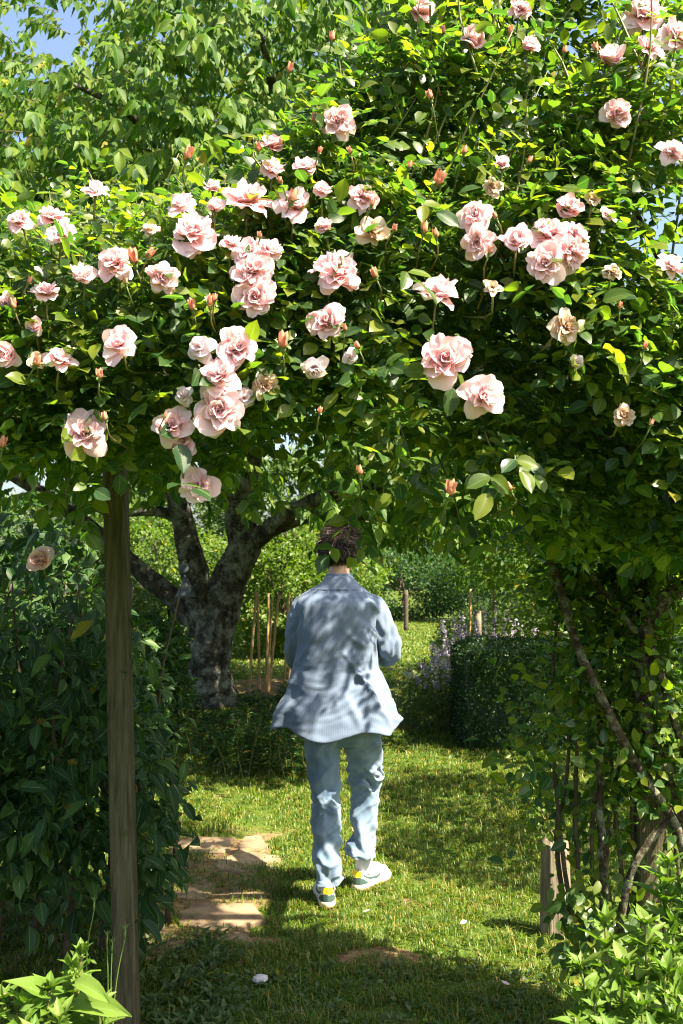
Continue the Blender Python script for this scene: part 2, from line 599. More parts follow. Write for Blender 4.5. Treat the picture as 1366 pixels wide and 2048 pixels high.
def pick_visible(p, d, n, s, w, count, cell=7.0):
    """indices of the leaves that show largest in the photograph"""
    c = p + 0.5 * d * s[:, None]
    u, v = proj(c)
    ok = (u > 0) & (u < 1366) & (v > 0) & (v < 2048)
    key = (np.floor(u / cell).astype(int) * 4000 + np.floor(v / cell).astype(int))
    order = np.argsort(c[:, 1])
    seen = set()
    front = np.zeros(len(p), bool)
    for i in order:
        if not ok[i]: continue
        k = key[i]
        if k not in seen:
            front[i] = True
            seen.add(k)
    view = norm(c - np.array((0, 0, CAM_Z)))
    area = (s ** 2) * w * np.abs((norm(n) * view).sum(1)) / c[:, 1] ** 2
    area = np.where(front, area, -1)
    return np.argsort(-area)[:count]


def foliage(parent, mat, hi_meshes, p, d, n, s, w, rnd, singles=300, tv=LEAF_LO_V, tf=LEAF_LO_F, name='foliage', leaf_name='leaf'):
    """singles largest leaves as objects of their own, the rest as one part"""
    d = norm(d)
    x, dd, nn = frames(d, n)
    idx = pick_visible(p, dd, nn, s, w, singles) if singles else np.zeros(0, int)
    mask = np.ones(len(p), bool)
    mask[idx] = False
    pl = np.array(parent.location)
    for k, i in enumerate(idx):
        o = bpy.data.objects.new(leaf_name, hi_meshes[k % len(hi_meshes)])
        COL.objects.link(o)
        o.parent = parent
        X, D, Nn = x[i] * s[i] * w[i], dd[i] * s[i], nn[i] * s[i]
        q = p[i] - pl
        o.matrix_local = Matrix(((X[0], D[0], Nn[0], q[0]), (X[1], D[1], Nn[1], q[1]), (X[2], D[2], Nn[2], q[2]), (0, 0, 0, 1)))
    mb = MB()
    scatter(mb, tv, tf, p[mask], dd[mask], nn[mask], s[mask], w[mask], rnd[mask])
    if mb.n:
        return mb.build(name, mat, parent, kind='stuff')


def hi_set(name, mat, **kw):
    out = []
    for k in range(4):
        v, f, lc = leaf_hi(100 + k, **kw)
        out.append(MB().add(v, f, 0.11 * k, lc).mesh(name, mat))
    return out


HI_ROSE = hi_set('rose_leaflet', 'rose_leaf', wmax_at=0.45, power=0.75, fold=0.18, curl=0.10)
HI_CHERRY = hi_set('cherry_leaflet', 'cherry_leaf', wmax_at=0.5, power=0.9, fold=0.2, curl=0.22)
HI_HEDGE = hi_set('hedge_leaflet', 'hedge_leaf', wmax_at=0.45, power=0.85, fold=0.2, curl=0.16)
HI_HERB = hi_set('herb_leaflet', 'herb_leaf', wmax_at=0.36, power=0.9, fold=0.22, curl=0.22, wave=0.04)


def rand_dirs(k, r=rng):
    return norm(r.normal(size=(k, 3)))


# ------------------------------------------------------------------ ground, path, soil
def grid_sheet(name, x0, x1, y0, y1, nx, ny, z, mat, kind='structure', hfun=None, keep=None):
    xs, ys = np.linspace(x0, x1, nx), np.linspace(y0, y1, ny)
    V = np.array([(x, y, z + (hfun(x, y) if hfun else 0)) for y in ys for x in xs])
    F = []
    for j in range(ny - 1):
        for i in range(nx - 1):
            f = (j * nx + i, j * nx + i + 1, (j + 1) * nx + i + 1, (j + 1) * nx + i)
            if keep is None or keep(0.5 * (xs[i] + xs[i + 1]), 0.5 * (ys[j] + ys[j + 1])):
                F.append(f)
    o = MB().add(V, F).build(name, mat, smooth=True)
    o['kind'] = kind
    return o


def relief(x, y):
    if not (-4 < x < 4 and 2 < y < 12): return 0.0
    return 0.012 * noise.noise(Vector((x * 2.3, y * 2.3, 0.3)))


ground = grid_sheet('ground', -250, 250, -60, 440, 3, 3, -0.02, 'lawn')
lawn = grid_sheet('lawn', -6, 7, 1.0, 27, 66, 132, 0.0, 'lawn', hfun=relief)


def path_mask(x, y):
    """1 on the flagged path at the left, 0 elsewhere"""
    c = -0.66 + 0.03 * math.sin(3 * y)
    if not 4.05 < y < 6.6: return 0.0
    e = min(0.36 - abs(x - c), (6.15 - y) * .5, (y - 4.2) * .6) + 0.16 * noise.noise(Vector((x * 4, y * 4, 4))) + 0.06 * noise.noise(Vector((x * 13, y * 13, 4)))
    return min(1.0, max(0.0, e / 0.10))


def soil_mask(x, y):
    a = 1 - ((x - 0.17) / 0.30) ** 2 - ((y - 4.22) / 0.14) ** 2 - .45
    c = .6 - ((x - 0.30) / 0.14) ** 2 - ((y - 4.85) / 0.08) ** 2
    b = 1 - ((x + 0.95) / 0.75) ** 2 - ((y - 13.0) / 0.95) ** 2
    e = max(a, b, c) + 0.35 * noise.noise(Vector((x * 7, y * 7, 9)))
    return min(1.0, max(0.0, e * 3))


soil_path = grid_sheet('path', -1.25, -0.12, 4.05, 6.7, 24, 44, 0.008, 'soil', hfun=lambda x, y: relief(x, y) + 0.006 * noise.noise(Vector((x * 9, y * 9, 2))) - 0.03 * (1 - path_mask(x, y)))
soil_bare = grid_sheet('bare_soil', -0.2, 0.6, 4.0, 5.15, 26, 34, 0.008, 'soil', hfun=lambda x, y: relief(x, y) + 0.008 * noise.noise(Vector((x * 11, y * 11, 2))) - 0.03 * (1 - min(1, soil_mask(x, y) * 2)))
soil_bed = grid_sheet('soil_bed', -2.0, 0.05, 11.8, 14.3, 30, 36, 0.02, 'soil', hfun=lambda x, y: 0.03 * noise.noise(Vector((x * 6, y * 6, 2))) - 0.05 * (1 - soil_mask(x, y)))

# flagstones of the path: irregular, each a piece of its own
slab_rows = [(4.28, [(-0.98, -0.66), (-0.63, -0.36)]), (4.66, [(-1.02, -0.79), (-0.76, -0.35)]), (5.05, [(-1.0, -0.60), (-0.565, -0.30)]),
             (5.44, [(-1.02, -0.72), (-0.69, -0.33)]), (5.83, [(-0.98, -0.62), (-0.59, -0.42)])]
r_ = np.random.default_rng(3)
for yc, spans in slab_rows:
    for (a, b) in spans:
        h = 0.185
        yc = yc + r_.normal() * 0.02
        k = 13
        ang = np.sort(r_.uniform(0, 2 * math.pi, k) * 0.25 + np.arange(k) * 2 * math.pi / k)
        hw = 0.5 * (b - a)
        cx = 0.5 * (a + b)
        rr = r_.uniform(0.88, 1.12, k)
        cs, sn = np.cos(ang), np.sin(ang)
        q = 1 / np.maximum(np.abs(cs), np.abs(sn)) ** 0.75
        ox, oy = cx + hw * cs * q * rr * .92, yc + h * sn * q * rr * .92
        tilt = r_.uniform(-.03, .03, 2)
        top = 0.014 + r_.uniform(-.004, .004)
        V, F = [], []
        for f_, z in ((1.0, -0.02), (1.0, top - 0.005), (0.97, top)):
            for i in range(k):
                x, y = cx + (ox[i] - cx) * f_, yc + (oy[i] - yc) * f_
                V.append((x, y, z + tilt[0] * (x - cx) + tilt[1] * (y - yc)))
        V.append((cx, yc, top + 0.001))
        for L in (0, 1):
            for i in range(k):
                j = (i + 1) % k
                F.append((L * k + i, L * k + j, (L + 1) * k + j, (L + 1) * k + i))
        for i in range(k):
            F.append((2 * k + i, 2 * k + (i + 1) % k, 3 * k))
        MB().add(V, F).build('paving_slab', 'stone_slab', soil_path, smooth=False)


# grass: nobody could count it
def grass_zone(mb, x0, x1, y0, y1, per_m2, h, width, seed, thin=True, straw=0.0):
    r = np.random.default_rng(seed)
    k = int((x1 - x0) * (y1 - y0) * per_m2)
    x = r.uniform(x0, x1, k)
    y = r.uniform(y0, y1, k)
    u, v = proj(np.column_stack([x, y, np.zeros(k)]))
    ok = (u > -120) & (u < 1486) & (v < 2200)
    x, y = x[ok], y[ok]
    g = np.array([noise.noise(Vector((a * 2.6, b * 2.6, 1.7))) for a, b in zip(x, y)])
    g2 = np.array([noise.noise(Vector((a * 9, b * 9, 5.1))) for a, b in zip(x, y)])
    keepp = 0.75 + 0.9 * g + 0.5 * g2
    if thin:
        pm = np.array([max(path_mask(a, b), soil_mask(a, b)) for a, b in zip(x, y)])
        keepp = keepp - 0.58 * pm - 0.45 * ((y < 4.0) & (y > 3.0))
    ok = r.uniform(0, 1, len(x)) < np.clip(keepp, 0.03, 1)
    x, y, g, g2 = x[ok], y[ok], g[ok], g2[ok]
    k = len(x)
    H = h * r.uniform(0.45, 1.25, k) * (1 + 0.7 * g2 + 0.3 * g)
    az = r.uniform(0, 2 * math.pi, k)
    lean = r.uniform(0.3, 1.5, k)
    dirx, diry = np.cos(az), np.sin(az)
    sx, sy = -diry, dirx
    wv = width * r.uniform(0.6, 1.4, k)
    z0 = np.array([relief(a, b) for a, b in zip(x, y)]) - 0.005
    base = np.column_stack([x, y, z0])
    S = np.column_stack([sx, sy, np.zeros(k)]) * wv[:, None] * 0.5
    D = np.column_stack([dirx, diry, np.zeros(k)])
    m = base + D * (lean * H * 0.25)[:, None] + np.column_stack([0 * x, 0 * x, H * 0.6])
    t = base + D * (lean * H * 0.8)[:, None] + np.column_stack([0 * x, 0 * x, H * (1 - 0.38 * lean)])
    V = np.stack([base - S, base + S, m + S * .8, m - S * .8, t], 1)
    o = np.arange(k) * 5
    Q = np.stack([o, o + 1, o + 2, o + 3], 1)
    T = np.stack([o + 3, o + 2, o + 4], 1)
    rv = r.uniform(0, 0.82, k)
    dry = r.uniform(0, 1, k) < np.clip(0.06 + straw + 0.25 * np.maximum(0, -g2 - g * .5), 0, 0.6)
    rv = np.where(dry, r.uniform(0.82, 1.0, k), rv)
    mb.add(V.reshape(-1, 3), Q, np.repeat(rv, 5))
    mb.T.append(T + mb.n - 5 * k)


gm = MB()
grass_zone(gm, -1.6, 1.7, 3.3, 5.4, 22000, 0.042, 0.0042, 1, straw=0.03)
grass_zone(gm, -1.9, 2.2, 5.4, 8.0, 10000, 0.042, 0.0055, 2, straw=0.02)
grass_zone(gm, -2.2, 2.6, 8.0, 13.0, 3400, 0.04, 0.009, 3, straw=0.0)
grass_zone(gm, -3.5, 3.6, 13.0, 26.5, 800, 0.05, 0.02, 4, straw=0.0)
grass_zone(gm, -1.6, 1.7, 3.3, 6.5, 260, 0.085, 0.0045, 5, straw=0.1)
grass = gm.build('grass', 'grass_blade', kind='stuff')
tag(grass, 'short sunlit lawn grass with dry straw blades', 'grass')


# ------------------------------------------------------------------ pergola over the path
def timber(path, hw, hd, seed=0, bevel=0.008):
    """squared timber along a path with eased edges and slight twist"""
    path = np.asarray(path, float)
    n = 14
    pts = spline(path, n) if len(path) > 2 else path[0] + (path[1] - path[0]) * np.linspace(0, 1, n)[:, None]
    prof = []
    b = bevel
    for sx, sy in ((1, -1), (1, 1), (-1, 1), (-1, -1)):
        c = [(hw * sx, (hd - b) * sy), ((hw - b) * sx, hd * sy)]
        if sx * sy > 0: prof += c
        else: prof += c[::-1]
    V = []
    t = norm(pts[-1] - pts[0])
    if abs(t[2]) > 0.7: ax, ay = np.array((1.0, 0, 0)), np.array((0, 1.0, 0))
    else: ax, ay = norm(np.cross(t, (0, 0, 1.0))), np.array((0, 0, 1.0))
    for i, p in enumerate(pts):
        for (a, c) in prof:
            k = 1 + 0.02 * noise.noise(Vector((a * 40, c * 40 + seed, i * 0.6)))
            V.append(p + ax * a * k + ay * c * k)
    m = len(prof)
    F = []
    for i in range(n - 1):
        for j in range(m):
            F.append((i * m + j, i * m + (j + 1) % m, (i + 1) * m + (j + 1) % m, (i + 1) * m + j))
    V = np.vstack([V, pts[0], pts[-1]])
    for j in range(m):
        F.append((n * m, (j + 1) % m, j))
        F.append((n * m + 1, (n - 1) * m + j, (n - 1) * m + (j + 1) % m))
    return V, F


pl_b, pl_t = P(256, 2060, 3.52), P(230, 905, 3.62)
pl_b[2] = -0.05
perg = thing('garden_arch', 'brown timber arch with squared posts carrying the pink climbing rose', 'garden arch', (0, 3.6, 0))
V, F = timber([pl_b, pl_t + (pl_t - pl_b) * 0.12], 0.040, 0.040, 1)
MB().add(V, F).build('post', 'post_wood', perg, smooth=False)
pr_b, pr_t = P(1300, 1960, 3.55), P(1285, 905, 3.6)
pr_b[2] = -0.05
V, F = timber([pr_b, pr_t + (pr_t - pr_b) * 0.12], 0.05, 0.05, 2)
MB().add(V, F).build('post', 'post_wood', perg, smooth=False)
for x in (pl_t[0] - 0.01, pr_t[0]):
    V, F = timber([(x, 3.50, 2.34), (x, 4.1, 2.34)], 0.03, 0.04, 4)
    MB().add(V, F).build('rail', 'post_wood', perg, smooth=False)
for y in (3.72, 4.02):
    V, F = timber([(-1.10, y, 2.42), (1.45, y, 2.42)], 0.025, 0.035, 5)
    MB().add(V, F).build('beam', 'post_wood', perg, smooth=False)

# ------------------------------------------------------------------ climbing rose
rose = thing('climbing_rose', 'climbing rose covered in pale pink double blooms over the arch', 'climbing rose', (1.25, 3.5, 0))


def lerp_tab(x, tab):
    return np.interp(x, [t[0] for t in tab], [t[1] for t in tab])


TOP_PY = [(-400, 440), (0, 425), (300, 400), (500, 365), (600, 270), (700, 140), (800, -20), (900, -300), (2000, -900)]
BOT = [(-400, 1.92), (300, 1.90), (480, 1.92), (560, 2.0), (740, 1.97), (820, 1.90), (1000, 1.86), (1060, 1.8), (1150, 1.65), (2000, 1.6)]
FRONT = [(1.6, 2.62), (1.85, 2.42), (2.1, 2.33), (2.4, 2.38), (2.8, 2.55), (3.3, 2.82), (4.5, 3.35)]


def front_y(x, z):
    return lerp_tab(z, FRONT) + 0.10 * noise.noise(Vector((x * 2.2, z * 2.2, 0.5))) + 0.12 * (abs(x) > 1.2)


def rose_clusters(k, seed):
    r = np.random.default_rng(seed)
    out, dirs = [], []
    while len(out) < k:
        x = r.uniform(-2.0, 2.0)
        z = r.uniform(1.6, 4.5)
        if x > 1.3 + 0.5 * max(0.0, z - 3.1): continue
        f = front_y(x, z)
        back = 3.5 if z < 2.7 else (3.8 if x < 1.0 else 4.75)  # upper right canopy carried further back to shade the person
        q = r.uniform(0, 1) ** 1.7
        y = f + (back - f) * q
        u, v = proj(np.array([(x, y, z)]))
        if y > 3.45 and (r.uniform() < 0.35 or noise.noise(Vector((x * 1.7, y * 1.7, z * 1.7 + 8))) < 0.03): continue  # rear foliage thinned in clumps so sun dapples the person
        zb = lerp_tab(u[0], BOT) + 0.16 * max(0, y - 2.5) * (u[0] < 1060) + 0.10 * noise.noise(Vector((x * 3.7, 7.2, 0)))
        vt = lerp_tab(u[0], TOP_PY) + 90 * noise.noise(Vector((u[0] * .012, 2.2, y)))
        if z < zb or v[0] < vt: continue
        dens = noise.noise(Vector((x * 2.7, y * 2.7, z * 2.7)))
        if dens < (-0.02 if (x > 0.15 and z > 2.35) else -0.22): continue
        if z > 3.2 and r.uniform() < 0.35 and x < 1.0: continue
        out.append((x, y, z))
        dirs.append((0.5 * r.normal(), -0.7 + 0.5 * r.normal(), 0.25 * r.normal()))
    return np.array(out), norm(np.array(dirs))


def compound(centres, dirs, r, leaflet=0.046, count=5, droop=0.35):
    """pinnate leaves: count leaflets on a rachis"""
    Ps, Ds, Ns, Ss = [], [], [], []
    k = len(centres)
    up = norm(np.array((0.25, -0.35, 1.0)) + 0.55 * r.normal(size=(k, 3)))
    d = norm(dirs + np.array((0, 0, -droop)))
    x, d, n = frames(d, up)
    L = leaflet * r.uniform(0.75, 1.3, k)
    spec = [(0.95, 0, 1.12)]
    if count >= 3: spec += [(0.62, 1, 0.95), (0.62, -1, 0.95)]
    if count >= 5: spec += [(0.20, 1, 0.78), (0.20, -1, 0.78)]
    rach = L * 2.0
    for (a, side, sc) in spec:
        pos = centres + d * (rach * a)[:, None]
        dd = d if side == 0 else norm(d * 0.55 + x * side * 0.9)
        dd = norm(dd + 0.18 * r.normal(size=(k, 3)))
        nn = norm(n + 0.28 * r.normal(size=(k, 3)))
        Ps.append(pos); Ds.append(dd); Ns.append(nn); Ss.append(L * sc)
    Ps, Ds, Ns, Ss = map(np.concatenate, (Ps, Ds, Ns, Ss))
    return Ps, Ds, Ns, Ss


r = np.random.default_rng(11)
c, dd = rose_clusters(15500, 21)
Pn, Dn, Nn_, Sn = compound(c, dd, r, 0.041)
# hanging sprays below the canopy (photograph: in front of the head, at the right of it)
sprays = [((715, 900), (722, 985), (690, 1085), 2.7), ((870, 900), (905, 985), (925, 1065), 2.6), ((960, 880), (990, 960), (1000, 1040), 2.6),
          ((800, 850), (815, 900), (825, 930), 2.5), ((960, 830), (975, 880), (1000, 925), 2.45), ((700, 820), (705, 870), (720, 915), 2.5),
          ((1085, 830), (1120, 860), (1160, 880), 2.6), ((500, 840), (480, 900), (470, 980), 2.65), ((300, 860), (330, 920), (345, 950), 2.6),
          ((150, 860), (140, 930), (130, 1010), 2.7), ((640, 830), (650, 880), (655, 915), 2.7), ((850, 960), (880, 1000), (860, 1035), 2.75)]
stem_mb = MB()
ex = []
for a, b, c_, Y in sprays:
    pts = spline([P(*a, Y + 0.12), P(*b, Y), P(*c_, Y)], 9)
    V, F = tube(pts, np.linspace(0.0032, 0.0014, 9), 5)
    stem_mb.add(V, F)
    cen = pts[2:]
    cen = np.repeat(cen, 2, 0) + 0.012 * r.normal(size=(len(cen) * 2, 3))
    di = norm(np.column_stack([np.tile([0.9, -0.9], len(cen) // 2) + 0.3 * r.normal(size=len(cen)), -0.5 + 0.2 * r.normal(size=len(cen)), -0.3 + 0.3 * r.normal(size=len(cen))]))
    ex.append(compound(cen, di, r, 0.042, 3, 0.5))
# big leaves standing proud of the canopy front
big = [(95, 470), (745, 90), (985, 890, 0.070), (665, 470), (800, 385), (360, 745), (280, 795), (610, 690), (805, 920), (620, 240), (330, 950), (140, 950), (400, 560),
       (560, 455), (770, 505), (890, 625), (1090, 590), (1110, 620), (930, 690), (190, 610), (325, 800), (740, 900), (1010, 880), (460, 610), (720, 735)]
for b in big:
    Y = 2.30 if 300 < b[1] < 960 else 2.5
    k = 5
    cen = np.tile(P(b[0], b[1], Y), (1, 1)) + 0.0
    di = norm(np.array([[r.normal() * 0.8, -0.5, r.normal() * 0.5 - 0.2]]))
    ex.append(compound(cen, di, r, b[2] * .9 if len(b) > 2 else 0.052, 3, 0.3))
# upright young shoots on top of the canopy
for i in range(70):
    px = r.uniform(120, 900)
    top = np.interp(px, [0, 400, 560, 700, 900], [430, 400, 330, 200, 60])
    Y = r.uniform(2.5, 3.2)
    a = P(px, top + r.uniform(40, 150), Y)
    b = a + np.array((r.normal() * 0.06, r.normal() * 0.05, r.uniform(0.08, 0.20)))
    pts = spline([a, 0.5 * (a + b) + r.normal(size=3) * 0.012, b], 7)
    V, F = tube(pts, np.linspace(0.003, 0.0013, 7), 5)
    stem_mb.add(V, F)
    cen = pts[1:]
    di = norm(np.column_stack([r.normal(size=6), r.normal(size=6) * 0.6 - 0.2, 0.3 + 0.4 * r.normal(size=6)]))
    ex.append(compound(cen, di, r, 0.030, 5, 0.1))
for i in range(60):                      # long shoots through the upper right
    a = P(r.uniform(700, 1360), r.uniform(150, 640), r.uniform(2.5, 3.3))
    b = a + np.array((r.normal() * 0.18 + 0.05, r.normal() * 0.08, r.uniform(0.25, 0.6)))
    pts = spline([a, 0.5 * (a + b) + r.normal(size=3) * 0.03, b], 9)
    V, F = tube(pts, np.linspace(0.004, 0.0014, 9), 5)
    stem_mb.add(V, F)
    di = norm(np.column_stack([r.normal(size=8), r.normal(size=8) * 0.6 - 0.2, 0.1 + 0.4 * r.normal(size=8)]))
    ex.append(compound(pts[1:], di, r, 0.042, 5, 0.2))
Pn = np.concatenate([Pn] + [e[0] for e in ex]); Dn = np.concatenate([Dn] + [e[1] for e in ex])
Nn_ = np.concatenate([Nn_] + [e[2] for e in ex]); Sn = np.concatenate([Sn] + [e[3] for e in ex])
wn_ = r.uniform(0.56, 0.72, len(Pn))
foliage(rose, 'rose_leaf', HI_ROSE, Pn, Dn, Nn_, Sn, wn_, r.uniform(0, 1, len(Pn)), singles=300, tv=LEAF_MID_V, tf=LEAF_MID_F)


# blooms -----------------------------------------------------------
def petal(L, W, a0, a1, cup, r, ruffle=0.03, nu=5, nv=5, twist=0.0):
    us, vs = np.linspace(-1, 1, nu), np.linspace(0, 1, nv)
    V, LC = [], []
    rr = zz = 0.0
    pr = [(0.0, 0.0)]
    for i in range(1, nv):
        a = math.radians(a0 + (a1 - a0) * ((vs[i] + vs[i - 1]) / 2) ** 1.3)
        rr += L / (nv - 1) * math.sin(a)
        zz += L / (nv - 1) * math.cos(a)
        pr.append((rr, zz))
    ph, fq = r.uniform(0, 6.28), r.uniform(2.2, 4.2)
    skew = r.normal() * .12
    for i, v in enumerate(vs):
        w = W * math.sin(math.pi * (0.10 + 0.68 * v)) ** 0.6
        for u in us:
            edge = v ** 1.6
            tw = twist * v
            x = u * w * math.cos(tw) + skew * v * L
            y = pr[i][0] - cup * 0.6 * u * u * w * (1 - 0.3 * v) - (0.10 * L * (abs(u) > .9) - 0.03 * L * math.sin(u * 9 + ph)) * edge
            z = pr[i][1] + cup * u * u * w * 0.5 + ruffle * math.sin(fq * u + ph) * edge + ruffle * .5 * r.normal() * edge + u * w * math.sin(tw)
            V.append((x, y, z)); LC.append((u, v, 0))
    F = [(i * nu + j, i * nu + j + 1, (i + 1) * nu + j + 1, (i + 1) * nu + j) for i in range(nv - 1) for j in range(nu - 1)]
    return np.array(V), np.array(F), np.array(LC)


def rotz(V, a):
    c, s = math.cos(a), math.sin(a)
    return np.column_stack([V[:, 0] * c - V[:, 1] * s, V[:, 0] * s + V[:, 1] * c, V[:, 2]])


def bloom_layers(kind, seed):
    r = np.random.default_rng(seed)
    if kind in ('full', 'cream'):
        L = [(7, .48, .22, 55, 122, .30), (11, .45, .165, 40, 98, .45), (14, .39, .125, 26, 76, .6), (14, .33, .10, 12, 54, .7), (11, .27, .075, 0, 32, .8)]
    elif kind == 'cup':
        L = [(6, .50, .32, 40, 88, .5), (6, .44, .28, 22, 55, .7), (6, .38, .22, 10, 30, .8), (5, .30, .15, 2, 14, .9)]
    elif kind in ('loose', 'blown'):
        L = [(6, .55, .22, 60, 105, .2), (6, .48, .19, 42, 85, .3), (7, .40, .16, 25, 65, .4), (6, .30, .12, 8, 35, .6)]
    else:   # wilted, hanging open
        L = [(6, .46, .24, 85, 150, .35), (6, .38, .20, 50, 110, .5), (6, .28, .14, 20, 60, .7)]
    out = []
    for li, (k, ln, w, a0, a1, cup) in enumerate(L):
        ph = r.uniform(0, 6.28)
        for i in range(k):
            V, F, LC = petal(ln * r.uniform(.75, 1.2), w * r.uniform(.75, 1.3), a0 + r.normal() * 9, a1 + r.normal() * 20, cup, r, 0.034, twist=r.normal() * .35)
            V = rotz(V, ph + i * 6.283 / k + r.normal() * 0.24)
            V[:, 2] += 0.015 * li
            out.append((li, V, F, LC, r.uniform()))
    return out


BLOOM = {}
for kind, mat in (('full', 'petal_pink'), ('cup', 'petal_pink'), ('loose', 'petal_pink'), ('wilted', 'petal_faded'), ('cream', 'petal_cream'), ('blown', 'petal_cream')):
    BLOOM[kind] = []
    for v_ in range(3):
        lay = bloom_layers(kind, 50 + v_ * 7 + len(kind))
        whole, heart, outer = MB(), MB(), []
        for li, V, F, LC, q in lay:
            whole.add(V, F, q, LC)
            if li == 0: outer.append(MB().add(V, F, q, LC).mesh('petal', mat))
            else: heart.add(V, F, q, LC)
        BLOOM[kind].append((whole.mesh('rose_bloom', mat), heart.mesh('rose_bloom', mat), outer))
# calyx under each bloom
cmb = MB()
V, F = tube([(0, 0, -0.16), (0, 0, -0.10), (0, 0, -0.04), (0, 0, 0.02)], [0.02, 0.07, 0.085, 0.06], 8)
cmb.add(V, F)
for i in range(5):
    V, F, LC = petal(.26, .06, 70, 125, .3, np.random.default_rng(i), 0.004, 3, 4)
    cmb.add(rotz(V, i * 1.2566), F)
CALYX = cmb.mesh('calyx', 'sepal')


def basis_to(axis, roll):
    z = Vector(axis).normalized()
    x = z.orthogonal().normalized()
    return Matrix((x, z.cross(x), z)).transposed().to_4x4() @ Matrix.Rotation(roll, 4, 'Z')


# px, py, diameter in photograph pixels, kind, facing (x right, y up in the picture; the rest points at the camera)
blooms = [(676, 243, 74, 'full', .1, .1), (836, 25, 75, 'cup', .5, .4), (945, 85, 62, 'cup', .2, .5), (1058, 95, 45, 'cup', .3, .6), (1218, 120, 62, 'cup', .3, .7),
          (1290, 30, 92, 'full', 0, .6), (1350, 75, 80, 'full', .5, .2), (1233, 228, 62, 'full', -.1, -.1), (1345, 305, 62, 'full', .3, .6), (548, 293, 50, 'cup', .1, 1.3),
          (190, 382, 50, 'loose', .1, .9), (40, 443, 54, 'full', -.1, .7), (105, 433, 60, 'loose', .3, 1.2), (125, 470, 60, 'full', .3, .5), (365, 412, 58, 'loose', -.3, .7),
          (425, 377, 40, 'cup', 0, 1.2), (497, 402, 92, 'loose', .1, 1.1), (545, 338, 54, 'loose', .1, .8), (612, 338, 50, 'cup', .1, .9), (590, 410, 74, 'loose', .3, .9),
          (645, 380, 42, 'loose', .2, .8), (725, 395, 66, 'full', .2, .3), (745, 465, 58, 'blown', .3, .2), (388, 468, 98, 'full', -.1, .7), (462, 487, 44, 'loose', .2, .9),
          (500, 512, 76, 'full', -.2, .5), (537, 500, 54, 'loose', .4, .5), (505, 545, 92, 'full', -.1, .2), (510, 594, 88, 'full', .1, 0), (230, 527, 76, 'full', -.1, .4),
          (325, 556, 70, 'full', .1, .1), (168, 555, 56, 'cup', .2, .9), (92, 585, 54, 'loose', .1, 1.1), (675, 547, 108, 'full', .3, .6), (655, 645, 80, 'full', -.3, .2),
          (240, 690, 74, 'loose', -.1, .2), (398, 693, 66, 'wilted', -.2, .2), (472, 697, 90, 'full', .3, .2), (440, 752, 80, 'full', -.1, .5), (488, 795, 52, 'wilted', .3, 0),
          (438, 818, 112, 'full', .05, -.1), (365, 792, 44, 'wilted', -.2, .2), (530, 772, 58, 'cream', .4, -.2), (628, 740, 58, 'wilted', 0, -1.2), (345, 852, 78, 'full', -.2, .2),
          (365, 897, 62, 'cup', .1, .6), (397, 972, 80, 'full', 0, -.2), (170, 868, 94, 'full', .1, .1), (82, 1122, 58, 'cup', 0, .3), (15, 712, 56, 'cup', -.2, .1), (75, 722, 42, 'blown', .2, .5),
          (120, 718, 60, 'loose', .2, .8), (70, 655, 38, 'cup', 0, .4), (950, 432, 68, 'full', -.1, .1), (955, 485, 74, 'full', -.2, -.1), (1033, 485, 66, 'cup', -.3, .4),
          (1098, 470, 84, 'full', 0, .7), (1138, 503, 84, 'full', .4, .3), (1092, 528, 84, 'full', -.2, 0), (1150, 470, 62, 'full', .5, .6), (875, 585, 82, 'loose', .2, 1.2),
          (890, 720, 108, 'full', -.05, .15), (965, 792, 88, 'full', .3, .1), (1130, 655, 70, 'cream', .6, .1), (1155, 727, 32, 'wilted', .1, -1), (1247, 832, 50, 'cream', .1, .2),
          (1140, 420, 58, 'cup', .1, .5), (985, 375, 42, 'cream', .2, .2), (1185, 400, 36, 'blown', .3, .8), (650, 455, 40, 'cup', -.3, .9), (300, 460, 34, 'blown', .1, .8), (15, 605, 36, 'cup', .2, .3),
          (1340, 530, 52, 'loose', .3, .7), (1225, 545, 38, 'cream', .2, .3), (430, 415, 40, 'cup', .2, .9), (1040, 20, 50, 'full', .2, .5), (1300, 95, 52, 'loose', .2, .4), (1215, 430, 36, 'loose', .3, .7),
          (985, 575, 34, 'blown', 0, .5), (700, 715, 36, 'wilted', .3, -.3), (1005, 330, 34, 'cup', .2, .8)]
order = sorted(range(len(blooms)), key=lambda i: -blooms[i][2])
proud = set(order[:40])
rb = np.random.default_rng(5)
rl = np.array(rose.location)


def canopy_depth(px, py):
    """depth of the leafy front along the ray of a photograph pixel"""
    for Y in np.arange(2.0, 4.2, 0.02):
        q = P(px, py, Y)
        if Y > front_y(q[0], q[2]) - 0.06: return Y
    return 2.8


bloom_no = 0
for i, (px, py, dia, kind, fx, fz) in enumerate(blooms):
    Y = canopy_depth(px, min(py, 960)) - 0.03
    if py > 1000: Y = 3.15
    q = P(px, py, Y)
    size = dia / FPX * Y * 1.12
    axis = norm(np.array((fx + rb.normal() * .08, -1.0, fz + rb.normal() * .08)))
    whole, heart, outer = BLOOM[kind][bloom_no % 3]
    bloom_no += 1
    o = bpy.data.objects.new('rose_bloom', heart if i in proud else whole)
    COL.objects.link(o)
    o.parent = rose
    m = basis_to(axis, rb.uniform(0, 6.28))
    centre = q - axis * size * 0.12
    o.matrix_local = Matrix.Translation(Vector(centre - rl)) @ m @ Matrix.Scale(size, 4)
    if i in proud:
        for me in outer:
            p_ = bpy.data.objects.new('petal', me)
            COL.objects.link(p_)
            p_.parent = o
    cx = bpy.data.objects.new('calyx', CALYX)
    COL.objects.link(cx)
    cx.parent = o
    back = centre - axis * size * 0.12
    V, F = tube(spline([back, back - axis * 0.05 + np.array((0, 0, -.03)), back + np.array((rb.normal() * .03, 0.25, 0.0))], 6), 0.0026, 5)
    stem_mb.add(V, F)

